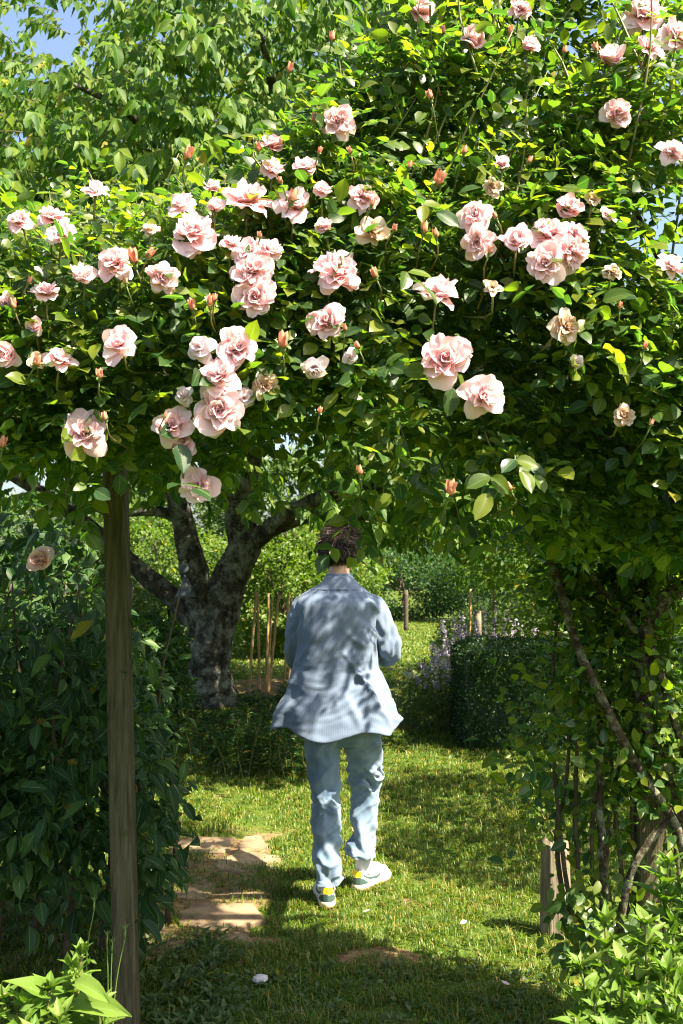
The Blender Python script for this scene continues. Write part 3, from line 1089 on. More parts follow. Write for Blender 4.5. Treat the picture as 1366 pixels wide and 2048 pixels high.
# buds
bud = MB()
prof = [(0, .0), (.10, .17), (.26, .245), (.45, .235), (.66, .17), (.84, .09), (1.0, .01)]
V, F = tube([(0, 0, a) for a, b in prof], [b for a, b in prof], 10, jitter=lambda i, th: 1 + 0.08 * np.cos(3 * th + i * 0.9))
bud.add(V, F, 0.3, np.column_stack([V[:, 0], V[:, 2], V[:, 2] * 0]))
for i in range(3):
    V, F, LC = petal(.85, .26, 20, -12, .9, np.random.default_rng(i + 9), 0.008)
    bud.add(rotz(V, i * 2.1) * np.array((1, 1, 1)), F, 0.5, LC)
BUD = bud.mesh('rose_bud', 'bud_coral')
cmb = MB()
V, F = tube([(0, 0, -0.22), (0, 0, -0.14), (0, 0, -0.05), (0, 0, 0.04)], [0.05, 0.13, 0.15, 0.14], 8)
cmb.add(V, F)
for i in range(5):
    V, F, LC = petal(.62, .10, 25 + 20 * (i % 2), 60 + 50 * (i % 3), .4, np.random.default_rng(i + 20), 0.01, 3, 5)
    V[:, 1] += 0.12
    cmb.add(rotz(V, i * 1.2566), F)
BUDCAL = cmb.mesh('calyx', 'sepal')
buds = [(665, 73, 26), (578, 135, 26), (628, 235, 24), (515, 293, 24), (375, 305, 36), (880, 357, 40), (587, 392, 36), (850, 455, 30), (872, 466, 24), (748, 545, 26), (565, 679, 42), (383, 608, 30), (420, 601, 30),
        (200, 747, 26), (25, 607, 26), (720, 940, 24), (716, 1017, 28), (903, 975, 40), (1018, 972, 24), (640, 820, 18), (930, 300, 22), (860, 190, 26), (210, 832, 22), (6, 883, 30), (1303, 845, 18), (790, 456, 20),
        (265, 512, 40), (300, 505, 26), (75, 722, 30), (430, 595, 20), (980, 500, 20), (690, 655, 18), (745, 405, 18), (1020, 60, 22), (1130, 100, 20), (885, 60, 22), (330, 830, 16), (470, 120, 0), (1190, 95, 24), (990, 430, 18),
        (700, 300, 18), (820, 330, 20), (1060, 320, 20), (560, 360, 18), (640, 300, 18), (715, 690, 20), (1290, 690, 20), (1240, 610, 18), (250, 560, 20), (60, 560, 20), (520, 470, 18)]
for (px, py, ln) in buds:
    if ln < 10: continue
    Y = canopy_depth(px, min(py, 950)) - 0.07
    if py > 1000: Y = 3.05
    q = P(px, py, Y)
    size = ln / FPX * Y * 0.95
    axis = norm(np.array((rb.normal() * .35, -0.35, 1.0)))
    o = bpy.data.objects.new('rose_bud', BUD)
    COL.objects.link(o)
    o.parent = rose
    centre = q - axis * size * 0.5
    o.matrix_local = Matrix.Translation(Vector(centre - rl)) @ basis_to(axis, rb.uniform(0, 6.28)) @ Matrix.Scale(size, 4)
    cx = bpy.data.objects.new('calyx', BUDCAL); COL.objects.link(cx); cx.parent = o
    b0 = centre - axis * size * 0.2
    V, F = tube(spline([b0, b0 - axis * 0.03 + np.array((0, .015, 0)), b0 + np.array((rb.normal() * .02, 0.16, -.04))], 6), 0.0018, 5)
    stem_mb.add(V, F)
stem_mb.build('flower_stem', 'stem_green', rose, kind='stuff')


# canes: each a part of its own
def cane(pts, r0, r1, name='cane', parent=rose, mat='cane_bark', n=None, seed=0):
    pts = np.array([P(*p) if len(p) == 3 and p[0] > 5 else p for p in pts], float)
    n = n or 6 * len(pts)
    path = spline(pts, n)
    for i in range(n):
        path[i] += 0.25 * r0 * np.array((noise.noise(Vector((i * .45, seed, 0))), noise.noise(Vector((i * .45, seed, 9))), 0))
    rad = np.linspace(r0, r1, n)
    V, F = tube(path, rad, 9, jitter=lambda i, th: 1 + 0.13 * np.array([noise.noise(Vector((math.cos(t) * 1.3, math.sin(t) * 1.3 + seed, i * 0.5))) for t in th]))
    return MB().add(V, F).build(name, mat, parent)


cane([(1400, 1800, 3.28), (1345, 1640, 3.28), (1290, 1560, 3.24), (1240, 1470, 3.20), (1190, 1370, 3.18), (1150, 1280, 3.20), (1115, 1160, 3.26), (1090, 1080, 3.30), (1078, 990, 3.33), (1070, 870, 3.38)], 0.0165, 0.012, seed=1)
cane([(1310, 1330, 3.28), (1290, 1290, 3.28), (1220, 1200, 3.30), (1160, 1120, 3.33), (1110, 1045, 3.36), (1060, 995, 3.38), (1000, 945, 3.38)], 0.0125, 0.008, seed=2)
cane([(1370, 1700, 3.40), (1340, 1560, 3.36), (1300, 1470, 3.33), (1285, 1380, 3.30), (1287, 1290, 3.28), (1303, 1235, 3.28), (1335, 1192, 3.28), (1400, 1160, 3.28), (1470, 1080, 3.33)], 0.021, 0.030, seed=3)
cane([(1302, 1290, 3.26), (1325, 1360, 3.24), (1345, 1430, 3.24), (1380, 1540, 3.28)], 0.012, 0.013, seed=4)
cane([(1235, 1900, 3.28), (1250, 1790, 3.24), (1275, 1720, 3.22), (1335, 1640, 3.24)], 0.014, 0.010, seed=5)
cane([(1205, 1900, 3.38), (1208, 1760, 3.38), (1200, 1620, 3.40), (1203, 1480, 3.40), (1180, 1300, 3.44)], 0.017, 0.008, seed=6)
cane([(1145, 1880, 3.68), (1118, 1740, 3.63), (1114, 1650, 3.58), (1130, 1580, 3.58), (1140, 1470, 3.58)], 0.010, 0.006, seed=7, mat='twig_bark')
cane([(1165, 1880, 3.68), (1152, 1700, 3.68), (1148, 1580, 3.68)], 0.011, 0.006, seed=8, mat='twig_bark')
cane([(1070, 870, 3.38), (1040, 780, 3.28), (960, 700, 3.18), (840, 660, 3.18), (700, 690, 3.18)], 0.012, 0.006, seed=9)
cane([(1000, 945, 3.38), (900, 880, 3.28), (760, 850, 3.28), (620, 850, 3.28), (420, 830, 3.28), (200, 800, 3.28)], 0.009, 0.005, seed=10)
cane([(1470, 1080, 3.33), (1450, 900, 3.28), (1380, 640, 3.18), (1250, 380, 3.18), (1180, 150, 3.28)], 0.02, 0.008, seed=11)
cane([(1300, 1250, 3.38), (1275, 1050, 3.48), (1230, 900, 3.48), (1200, 700, 3.48)], 0.010, 0.006, seed=12)
for k, (a, b, c_) in enumerate([((1365, 5), (1290, 130), (1190, 330)), ((1330, 40), (1240, 170), (1150, 260)), ((1366, 190), (1290, 290), (1220, 350)), ((1000, 0), (970, 110), (960, 230)), ((860, 10), (862, 90), (868, 190)), ((830, 60), (830, 140), (825, 230))]):
    cane([(*a, 2.6), (*b, 2.65), (*c_, 2.75)], 0.0032, 0.0045, seed=20 + k, mat='stem_green', name='shoot')


# ------------------------------------------------------------------ right-hand shrub under the arch
def volume_leaves(k, seed, xr, yr, zr, keep, out_from, leaf, droop=0.3, spread=0.8, upn=(0.2, -0.3, 1.0), clump=4, cl_r=0.07):
    """leaves gathered in small clumps inside a volume; out_from = axis point they grow away from"""
    r = np.random.default_rng(seed)
    C = []
    while len(C) < k // clump:
        q = np.array((r.uniform(*xr), r.uniform(*yr), r.uniform(*zr)))
        if keep(q, r): C.append(q)
    C = np.repeat(np.array(C), clump, 0)
    m = len(C)
    p = C + cl_r * r.normal(size=(m, 3)) * 0.7
    o = norm(p - (out_from(p) if callable(out_from) else np.asarray(out_from)))
    d = norm(o + spread * r.normal(size=(m, 3)) * 0.6 + np.array((0, 0, -droop)))
    n = norm(np.asarray(upn) + 0.5 * r.normal(size=(m, 3)) + 0.25 * o)
    s = leaf * r.uniform(0.6, 1.3, m)
    return p, d, n, s, r.uniform(0, 1, m), r


shrub = thing('leafy_shrub', 'dark leafy shrub at right below the arch among rough canes', 'shrub', (1.25, 3.95, 0))


def keep_right(q, r):
    x, y, z = q
    u, v = proj(q[None])
    edge = np.interp(v[0], [850, 1000, 1150, 1300, 1450, 1550, 1700, 1900], [1060, 1080, 1090, 1075, 1030, 1045, 1110, 1150])
    if u[0] < edge + r.normal() * 22: return False
    if noise.noise(Vector((x * 3.3, y * 3.3, z * 3.3 + 4))) < -0.05: return False
    if u[0] > 1245 and 1560 < v[0] < 1900 and y < 3.6 and r.uniform() < .8: return False
    return r.uniform() < np.interp(z, [0.1, 0.5, 1.6, 2.2], [0.12, 0.5, 0.6, 0.6])


p, d, n, s, q, rr = volume_leaves(9000, 31, (0.55, 1.28), (3.22, 3.68), (0.15, 2.3), keep_right, (1.4, 4.6, 0.6), 0.050, droop=0.25)
foliage(shrub, 'rose_leaf', HI_ROSE, p, d, n, s, rr.uniform(.5, .66, len(p)), q, singles=200, tv=LEAF_MID_V, tf=LEAF_MID_F)
for k in range(9):
    x = 0.80 + 0.05 * k
    V, F = tube(spline([(x + .1, 3.58 + .03 * (k % 3), 0), (x - .02, 3.56, 0.6), (x - .06 + .05 * (k % 4), 3.5, 1.3), (x + .04, 3.45, 1.9)], 14), np.linspace(.010, .004, 14), 6)
    MB().add(V, F).build('stem', 'twig_bark', shrub)
# sunlit sprig leaning out over the stump
sp = spline([P(1135, 1720, 4.1), P(1095, 1650, 4.1), P(1060, 1580, 4.12), P(1040, 1540, 4.15)], 14)
V, F = tube(sp, np.linspace(.004, .0015, 14), 5)
MB().add(V, F).build('stem', 'stem_green', shrub)
r2 = np.random.default_rng(8)
sm = MB()
k = 90
cen = sp[r2.integers(0, 14, k)] + r2.normal(size=(k, 3)) * 0.03
scatter(sm, LEAF_LO_V, LEAF_LO_F, cen, norm(r2.normal(size=(k, 3))), norm(np.array((.4, -.5, 1)) + .5 * r2.normal(size=(k, 3))), r2.uniform(.018, .035, k), np.full(k, .45), r2.uniform(.7, 1, k))
sm.build('young_foliage', 'bright_leaf', shrub, kind='stuff')

# weathered post stump
sb = P(1112, 1880, ground_y(1872)); sb[2] = 0
stump = MB()
k, rows = 12, [(-0.05, .068), (0.1, .066), (.22, .063), (.33, .060), (.39, .058), (.405, .045)]
V, F = [], []
for i, (z, rad) in enumerate(rows):
    for j in range(k):
        a = j * 6.283 / k
        zz = z + (0.028 * math.sin(a * 2 + 1) + 0.015 * math.sin(a * 5) if i >= 3 else 0)
        sq = rad / max(abs(math.cos(a)), abs(math.sin(a))) ** 0.6
        V.append((sb[0] + sq * math.cos(a), sb[1] + sq * math.sin(a), zz))
for i in range(len(rows) - 1):
    for j in range(k):
        F.append((i * k + j, i * k + (j + 1) % k, (i + 1) * k + (j + 1) % k, (i + 1) * k + j))
V.append((sb[0], sb[1], .385))
for j in range(k): F.append(((len(rows) - 1) * k + j, (len(rows) - 1) * k + (j + 1) % k, len(V) - 1))
st = stump.add(V, F).build('post_stump', 'grey_wood', smooth=False)
tag(st, 'short weathered post stump with pale broken top beside the grass', 'post stump')

# ------------------------------------------------------------------ left hedge
hedge = thing('leafy_hedge', 'dark glossy hedge in shade behind the left timber post', 'hedge', (-1.2, 4.2, 0))


def keep_left(q, r):
    x, y, z = q
    u, v = proj(q[None])
    edge = np.interp(v[0], [1000, 1150, 1250, 1400, 1500, 1650, 1800, 1870], [100, 190, 250, 300, 330, 345, 320, 260])
    if u[0] > edge + r.normal() * 14: return False
    top = 1.86 - 0.25 * (x + 1.0) ** 2 + .1 * noise.noise(Vector((x * 3, y * 3, 1)))
    if z > top: return False
    if z < 0.32 + 0.1 * noise.noise(Vector((x * 5, 3, 1))): return r.uniform() < 0.04
    if z > 1.45 and r.uniform() < 0.45: return False
    return noise.noise(Vector((x * 3.6, y * 3.6, z * 3.6))) > -0.25


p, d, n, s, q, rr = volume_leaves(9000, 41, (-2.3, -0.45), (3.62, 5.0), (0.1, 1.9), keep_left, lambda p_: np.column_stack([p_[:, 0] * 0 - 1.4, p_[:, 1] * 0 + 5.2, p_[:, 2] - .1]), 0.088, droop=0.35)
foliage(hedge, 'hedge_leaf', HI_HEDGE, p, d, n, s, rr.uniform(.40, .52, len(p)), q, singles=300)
for k in range(12):
    x = -2.0 + 0.11 * k
    yb = 4.1 + 0.16 * (k % 4)
    V, F = tube(spline([(x, yb, 0), (x + .05, yb - .05, .5), (x - .03, yb - .1, 1.0), (x + .08 * (k % 3 - 1), yb - .12, 1.55)], 12), np.linspace(.014, .004, 12), 7)
    MB().add(V, F).build('stem', 'twig_bark', hedge)
# leaves of the hedge that overhang the post and a few in front of it
r3 = np.random.default_rng(17)


# ------------------------------------------------------------------ foreground herbs in the sun
def herb_clump(label, loc, stems, seed, leaf=0.130):
    t = thing('green_herb', label, 'plant', loc)
    r = np.random.default_rng(seed)
    sm = MB()
    small = MB()
    for (px, py, Y, nodes) in stems:
        top = P(px, py, Y)
        base = np.array((top[0] + r.normal() * .05, Y + r.uniform(-.05, .08), 0))
        path = spline([base, 0.5 * (base + top) + np.array((r.normal() * .02, r.normal() * .02, 0)), top], 16)
        V, F = tube(path, np.linspace(.0055, .003, 16), 6)
        sm.add(V, F)
        ph = r.uniform(0, 6.28)
        ln = np.linalg.norm(top - base)
        for k in range(nodes):
            h = 1 - (0.02 + 0.050 * k * (1 + .02 * k)) / ln
            if h < 0.25: break
            c = path[min(15, int(round(h * 15)))] * 0 + np.array([np.interp(h, np.linspace(0, 1, 16), path[:, a]) for a in range(3)])
            L0 = leaf * min(1.0, 0.45 + 0.15 * k)
            el = math.radians(np.interp(k, [0, 1, 3, 6], [58, 36, 10, -12]) + r.normal() * 16)
            cnt = 6 if k == 0 else (4 if k < 5 else 2)
            for j in range(cnt):
                az = ph + k * 1.5708 + j * 6.2832 / cnt + r.normal() * .32
                dvec = np.array((math.cos(az) * math.cos(el), math.sin(az) * math.cos(el), math.sin(el)))
                nvec = norm(np.array((-math.cos(az) * math.sin(el), -math.sin(az) * math.sin(el), math.cos(el))) + .12 * r.normal(size=3))
                X, D, Nv = frames(dvec[None], nvec[None])
                w = r.uniform(.33, .50)
                L = L0 * r.uniform(.6, 1.25)
                X, D, Nv = X[0] * L * w, D[0] * L, Nv[0] * L
                o = bpy.data.objects.new('leaf', HI_HERB[int(r.integers(4))])
                COL.objects.link(o)
                o.parent = t
                q = c - np.array(loc)
                o.matrix_local = Matrix(((X[0], D[0], Nv[0], q[0]), (X[1], D[1], Nv[1], q[1]), (X[2], D[2], Nv[2], q[2]), (0, 0, 0, 1)))
            # flower buds in the axils
            m = 14
            dv = norm(r.normal(size=(m, 3)) + np.array((0, 0, .8)))
            scatter(small, LEAF_LO_V, LEAF_LO_F, np.tile(c, (m, 1)) + r.normal(size=(m, 3)) * .010, dv, norm(r.normal(size=(m, 3)) + (0, 0, 1)), r.uniform(.018, .042, m), np.full(m, .42), r.uniform(.3, 1, m))
    sm.build('stem', 'stem_green', t, kind='stuff')
    small.build('axil_shoots', 'herb_leaf', t, kind='stuff')
    return t


right = [(1210, 1840, 2.62, 7), (1290, 1836, 2.58, 7), (1345, 1850, 2.5, 7), (1160, 1925, 2.55, 6), (1250, 1920, 2.45, 7), (1330, 1935, 2.4, 7), (1190, 1990, 2.42, 5), (1280, 2000, 2.35, 6), (1360, 1990, 2.35, 6),
         (1400, 1890, 2.55, 6), (1225, 2060, 2.3, 4), (1310, 2060, 2.28, 4), (1150, 2035, 2.4, 4), (1420, 1960, 2.4, 6), (1370, 2070, 2.2, 4), (1265, 1880, 2.7, 6), (1330, 1890, 2.68, 6)]
herb_clump('bright green bushy herb filling the lower right corner in full sun', (0.8, 2.55, 0), right, 61)
herb_clump('tall lit herb stem with whorled leaves above the lower right herb', (0.98, 2.75, 0), [(1338, 1718, 2.75, 8), (1395, 1690, 2.75, 8), (1380, 1760, 2.7, 7)], 62)
left = [(150, 1930, 2.55, 6), (165, 1895, 2.6, 7), (95, 1965, 2.5, 6), (50, 2000, 2.45, 5), (120, 2030, 2.4, 5), (10, 1985, 2.5, 5), (200, 2010, 2.5, 5), (-20, 2040, 2.4, 4), (70, 2060, 2.35, 4)]
hl = herb_clump('lime green herb with large pointed leaves at the foot of the left post', (-0.75, 2.5, 0), left, 63, leaf=0.125)
for (px, py, qx, qy, L) in [(140, 2015, 250, 2005, .15), (100, 1995, 25, 1950, .09), (150, 1965, 215, 1985, .09), (90, 1975, 40, 2048, .10)]:
    a, b = P(px, py, 2.5), P(qx, qy, 2.42)
    dvec = norm(b - a)
    X, D, Nv = frames(dvec[None], np.array([(0.15, -.55, 1.0)]))
    L = np.linalg.norm(b - a)
    X, D, Nv = X[0] * L * .40, D[0] * L, Nv[0] * L
    o = bpy.data.objects.new('leaf', HI_HERB[0]); COL.objects.link(o); o.parent = hl
    q = a - np.array(hl.location)
    o.matrix_local = Matrix(((X[0], D[0], Nv[0], q[0]), (X[1], D[1], Nv[1], q[1]), (X[2], D[2], Nv[2], q[2]), (0, 0, 0, 1)))
# thin seed-head stalks in front of the post
st_t = thing('seed_stalk', 'thin green seed stalks rising in front of the left post', 'weed', (-0.72, 2.75, 0))
for (a, b, c_) in [((170, 2060), (175, 1900), (188, 1822)), ((215, 2060), (216, 1960), (214, 1890)), ((222, 2060), (235, 1950), (250, 1878)), ((228, 2060), (222, 1980), (224, 1905))]:
    pts = spline([P(*a, 2.8), P(*b, 2.8), P(*c_, 2.8)], 10)
    pts[0, 2] = 0.0
    V, F = tube(pts, np.linspace(.0022, .0013, 10), 5)
    o = MB().add(V, F)
    V, F = tube([pts[-1], pts[-1] + (0, 0, .012), pts[-1] + (0.002, 0, .03)], [.002, .0035, .001], 6)
    o.add(V, F)
    for k in range(4):
        e = pts[-1] + (0, 0, .024)
        V, F = tube([e, e + np.array((math.cos(k * 1.57) * .009, math.sin(k * 1.57) * .009, .016))], [.0013, .0006], 4)
        o.add(V, F)
    o.build('stalk', 'sepal', st_t)

# ------------------------------------------------------------------ cherry tree
cherry = thing('cherry_tree', 'old lichened cherry tree forking low behind the bed at left', 'cherry tree', tuple(P(432, 1412, 11.3) * np.array((1, 1, 0))))
CT = 11.3


def limb(pts, radii, name, parent, seed, seg=18, n=None, rough=0.12, mat='trunk_bark'):
    n = n or 8 * len(pts)
    a = spline(np.column_stack([np.array(pts), np.array(radii)]), n)
    V, F = tube(a[:, :3], a[:, 3], seg, jitter=lambda i, th: 1 + rough * np.array([noise.fractal(Vector((math.cos(t) * 1.6 + seed, math.sin(t) * 1.6, i * 0.28)), 1, 2, 3) for t in th]))
    return MB().add(V, F).build(name, mat, parent)


trunk = limb([P(432, 1440, CT) * (1, 1, 0) - (0, 0, .1), P(432, 1400, CT), P(420, 1340, CT), P(425, 1280, CT), P(440, 1220, CT), P(462, 1150, CT), P(488, 1090, CT), P(478, 1020, CT), P(492, 940, CT - .1), P(510, 840, CT - .3), P(500, 640, CT - .5), P(520, 420, CT - .4)],
             [.30, .255, .235, .235, .225, .205, .185, .175, .15, .13, .10, .06], 'trunk', cherry, 0, 22)
limb([P(425, 1250, CT), P(398, 1190, CT), P(382, 1110, CT), P(365, 1040, CT), P(345, 960, CT), P(310, 820, CT - .4), P(250, 620, CT - 1), P(180, 420, CT - 1.8)], [.19, .17, .145, .13, .12, .10, .075, .04], 'limb', cherry, 3)
limb([P(405, 1270, CT), P(350, 1200, CT + .1), P(290, 1150, CT + .1), P(240, 1105, CT + .1), P(120, 1010, CT), P(-60, 900, CT - .3)], [.14, .12, .105, .095, .08, .05], 'limb', cherry, 5)
limb([P(490, 1090, CT), P(530, 1065, CT - .2), P(590, 1020, CT - .5), P(660, 990, CT - .9), P(740, 975, CT - 1.2), P(820, 945, CT - 1.6), P(900, 880, CT - 2.0), P(980, 760, CT - 2.4)], [.13, .105, .085, .075, .06, .052, .042, .03], 'limb', cherry, 7, rough=.16)
limb([P(530, 1068, CT - .2), P(600, 1040, CT - .2), P(680, 1030, CT - .3), P(760, 1035, CT - .4), P(830, 1020, CT - .6), P(900, 1030, CT - .8)], [.075, .06, .045, .038, .03, .018], 'limb', cherry, 9, rough=.16)
limb([P(365, 1040, CT), P(310, 1022, CT), P(240, 1025, CT), P(150, 1010, CT - .2)], [.07, .06, .045, .03], 'limb', cherry, 11)
limb([P(500, 760, CT - .4), P(420, 560, CT - 1.6), P(330, 330, CT - 2.8), P(260, 230, CT - 3.8), P(150, 170, CT - 4.6)], [.09, .07, .05, .03, .015], 'limb', cherry, 13)
limb([P(505, 700, CT - .4), P(580, 480, CT - 1.6), P(560, 250, CT - 3), P(520, 60, CT - 4)], [.09, .07, .05, .02], 'limb', cherry, 15)
limb([P(250, 620, CT - 1), P(120, 480, CT - 2.4), P(40, 330, CT - 3.8), P(-40, 250, CT - 4.5)], [.06, .045, .03, .014], 'limb', cherry, 17)


def cherry_twigs(k, seed):
    r = np.random.default_rng(seed)
    out = []
    while len(out) < k:
        x, y, z = r.uniform(-5.5, 2.6), r.uniform(6.0, 15.0), r.uniform(1.9, 8.2)
        # crown: wide dome round the tree, lower rim drooping
        e = ((x + 1.4) / 4.2) ** 2 + ((y - 10.4) / 4.6) ** 2 + ((z - 3.9) / 4.4) ** 2
        if e > 1.0 + 0.25 * noise.noise(Vector((x * .9, y * .9, z * .9))): continue
        if e < 0.30 and r.uniform() < 0.6: continue
        u, v = proj(np.array([(x, y, z)]))
        u, v = u[0], v[0]
        if u < -150 or u > 1150 or v < -160: continue
        # open below the crown
        low = np.interp(u, [-150, 150, 300, 420, 560, 700, 800, 1000], [1000, 1010, 1020, 990, 1010, 1065, 1130, 1150])
        if v > low: continue
        if v > 840 and r.uniform() < (0.66 if u < 400 else (0.84 if u < 660 else 0.25)): continue
        # notch of open sky at the upper left
        if 30 < u < 250 and v < 165 - 0.2 * abs(u - 120) and noise.noise(Vector((u * .02, v * .02, 0))) < 0.22: continue
        if noise.noise(Vector((x * 1.5, y * 1.5, z * 1.5))) < -0.16: continue
        out.append((x, y, z))
    return np.array(out), r


tw, r4 = cherry_twigs(8200, 71)
LP = 11
t_out = norm(np.column_stack([tw[:, 0] + 1.4 + r4.normal(size=len(tw)) * 1.4, tw[:, 1] - 11 + r4.normal(size=len(tw)) * 1.4, r4.normal(size=len(tw)) * .5 - .1]))
tl = r4.uniform(.25, .55, len(tw))
pp, dd, nn, ss = [], [], [], []
for j in range(LP):
    f = j / (LP - 1)
    base = tw + t_out * (tl * f)[:, None] + np.array((0, 0, -1)) * (0.22 * tl * f * f)[:, None]
    side = norm(np.cross(t_out, (0, 0, 1.0))) * (1 if j % 2 else -1)
    d_ = norm(t_out * .5 + side * r4.uniform(.1, .7, len(tw))[:, None] + np.array((0, 0, -.85)) + .25 * r4.normal(size=(len(tw), 3)))
    pp.append(base); dd.append(d_)
    nn.append(norm(np.array((.35, -.45, .6)) + .6 * r4.normal(size=(len(tw), 3)) + .4 * t_out))
    ss.append(r4.uniform(.095, .16, len(tw)))
pp, dd, nn, ss = map(np.concatenate, (pp, dd, nn, ss))
foliage(cherry, 'cherry_leaf', HI_CHERRY, pp, dd, nn, ss, r4.uniform(.42, .54, len(pp)), r4.uniform(0, 1, len(pp)), singles=300, name='crown')
tm = MB()
for i in range(0, len(tw), 3):
    b = tw[i] + t_out[i] * tl[i] + np.array((0, 0, -.2 * tl[i]))
    V, F = tube([tw[i] - t_out[i] * .06, tw[i], b], [.007, .005, .002], 3, cap=False)
    tm.add(V, F)
tm.build('twigs', 'twig_bark', cherry, kind='stuff')

# grey hanging feeder on the left limb of the cherry
fb = P(372, 1195, CT - .32)
fd = thing('hanging_feeder', 'small grey cone shaped feeder hanging on the cherry trunk', 'bird feeder', tuple(fb))
V, F = tube([fb + (0.0, 0, .00), fb + (0, 0, .015), fb + (0, 0, .10), fb + (0, 0, .21)], [.115, .12, .075, .018], 20, cap=True)
MB().add(V, F).build('cone', 'grey_metal', fd)
c0 = P(367, 1137, CT - .32)
V, F = tube([c0 + (0, -.02, 0), c0 + (0, -.012, 0), c0 + (0, .012, 0), c0 + (0, .02, 0)], [.045, .058, .058, .045], 18)
MB().add(V, F).build('disc', 'grey_metal', fd)
V, F = tube([fb + (0, 0, .2), c0 + (0, 0, -.05)], [.006, .006], 6)
MB().add(V, F).build('rod', 'grey_metal', fd)

# ------------------------------------------------------------------ bamboo canes by the soil bed
canes = [(500, 1388, 512, 1184, 12.1, 'leftmost bamboo cane standing on the bare soil bed'), (517, 1380, 518, 1190, 12.4, 'second bamboo cane from the cherry trunk'),
         (533, 1388, 535, 1187, 12.1, 'thick upright bamboo cane in the middle of the row'), (538, 1384, 543, 1198, 12.4, 'short bamboo cane close behind the middle one'),
         (536, 1375, 560, 1190, 12.6, 'leaning bamboo cane tilted to the right'), (566, 1368, 577, 1187, 12.9, 'bamboo cane just left of the shirt sleeve'),
         (578, 1352, 581, 1195, 13.4, 'rightmost bamboo cane half hidden by the shirt')]
for (bx, by, tx, ty, Y, lab) in canes:
    a, b = P(bx, by, Y), P(tx, ty, Y)
    a[2] = -0.02
    n = 25
    path = a + (b - a) * np.linspace(0, 1, n)[:, None]
    path[:, 0] += 0.012 * np.sin(np.linspace(0, 3, n) + bx)
    rad = np.where(np.arange(n) % 4 == 0, 0.0185, 0.0155) * np.linspace(1.05, .9, n)
    V, F = tube(path, rad, 8)
    tag(MB().add(V, F).build('bamboo_cane', 'bamboo'), lab, 'garden cane', 'bamboo canes by the soil bed')

# stakes in the flower border at right
stakes = [(954, 1300, 956, 1222, 11.5, .045, 'grey_wood', 'thick weathered stake standing among the catmint'), (938, 1290, 941, 1178, 12.5, .014, 'bamboo', 'thin reddish stake left of the thick weathered one'),
          (984, 1215, 989, 1182, 14, .03, 'grey_wood', 'pale leaning stake behind the flower border'), (1030, 1225, 1032, 1178, 15, .022, 'grey_wood', 'slim grey stake in the right part of the border'),
          (1061, 1220, 1065, 1182, 14, .026, 'bamboo', 'brown stake near the right end of the border'), (1073, 1215, 1076, 1182, 15, .03, 'grey_wood', 'pale stake at the right end of the border'),
          (812, 1245, 812, 1180, 23, .055, 'twig_bark', 'grey wooden post against the dark far hedge')]
for (bx, by, tx, ty, Y, rad, mat, lab) in stakes:
    a, b = P(bx, by, Y), P(tx, ty, Y)
    a[2] = -0.02
    path = a + (b - a) * np.linspace(0, 1, 8)[:, None]
    V, F = tube(path, [rad] * 7 + [rad * .8], 7)
    tag(MB().add(V, F).build('garden_stake', mat), lab, 'stake', 'stakes in the border')


# ------------------------------------------------------------------ clipped box hedge
bx = thing('box_hedge', 'clipped dark box hedge block at the edge of the lawn', 'hedge', (1.75, 9.2, 0))
r5 = np.random.default_rng(81)
k = 16000
X0, X1, Y0, Y1, H = 1.06, 2.9, 8.65, 9.7, 0.90
u = r5.uniform(0, 1, (k, 3))
face = r5.choice(4, k, p=[.42, .30, .23, .05])
pp = np.column_stack([X0 + u[:, 0] * (X1 - X0), Y0 + u[:, 1] * (Y1 - Y0), u[:, 2] * H])
nn = np.zeros((k, 3))
for f_, (ax, val, nv) in enumerate([(1, Y0, (0, -1, 0)), (2, H, (0, 0, 1)), (0, X0, (-1, 0, 0)), (0, X1, (1, 0, 0))]):
    m = face == f_
    pp[m, ax] = val
    nn[m] = nv
rc = 0.16
inner = np.column_stack([np.clip(pp[:, 0], X0 + rc, X1 - rc), np.clip(pp[:, 1], Y0 + rc, Y1 - rc), np.clip(pp[:, 2], 0, H - rc)])
dv = pp - inner
pp = inner + norm(dv) * np.minimum(np.linalg.norm(dv, axis=1), rc)[:, None]
nn = norm(norm(dv) + .6 * r5.normal(size=(k, 3)))
pp += norm(dv) * (r5.normal(size=k) * .018 - .01)[:, None]
bm_ = MB()
scatter(bm_, LEAF_LO_V, LEAF_LO_F, pp, norm(norm(dv) * .7 + .7 * r5.normal(size=(k, 3))), nn, r5.uniform(.022, .036, k), np.full(k, .55), r5.uniform(0, 1, k))
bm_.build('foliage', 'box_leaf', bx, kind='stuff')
for i in range(5):
    V, F = tube([(1.3 + .33 * i, 9.15, 0), (1.33 + .33 * i, 9.17, .4), (1.3 + .33 * i, 9.15, .75)], [.025, .02, .012], 7)
    MB().add(V, F).build('trunk', 'twig_bark', bx)
cm = MB()     # dense woody inside of the hedge
V = np.array([(x, y, z) for z in (0.02, H - .07) for (x, y) in ((X0 + .07, Y0 + .07), (X1 - .07, Y0 + .07), (X1 - .07, Y1 - .07), (X0 + .07, Y1 - .07))])
cm.add(V, [(0, 1, 5, 4), (1, 2, 6, 5), (2, 3, 7, 6), (3, 0, 4, 7), (4, 5, 6, 7)])
cm.build('inner_growth', 'box_leaf', bx)


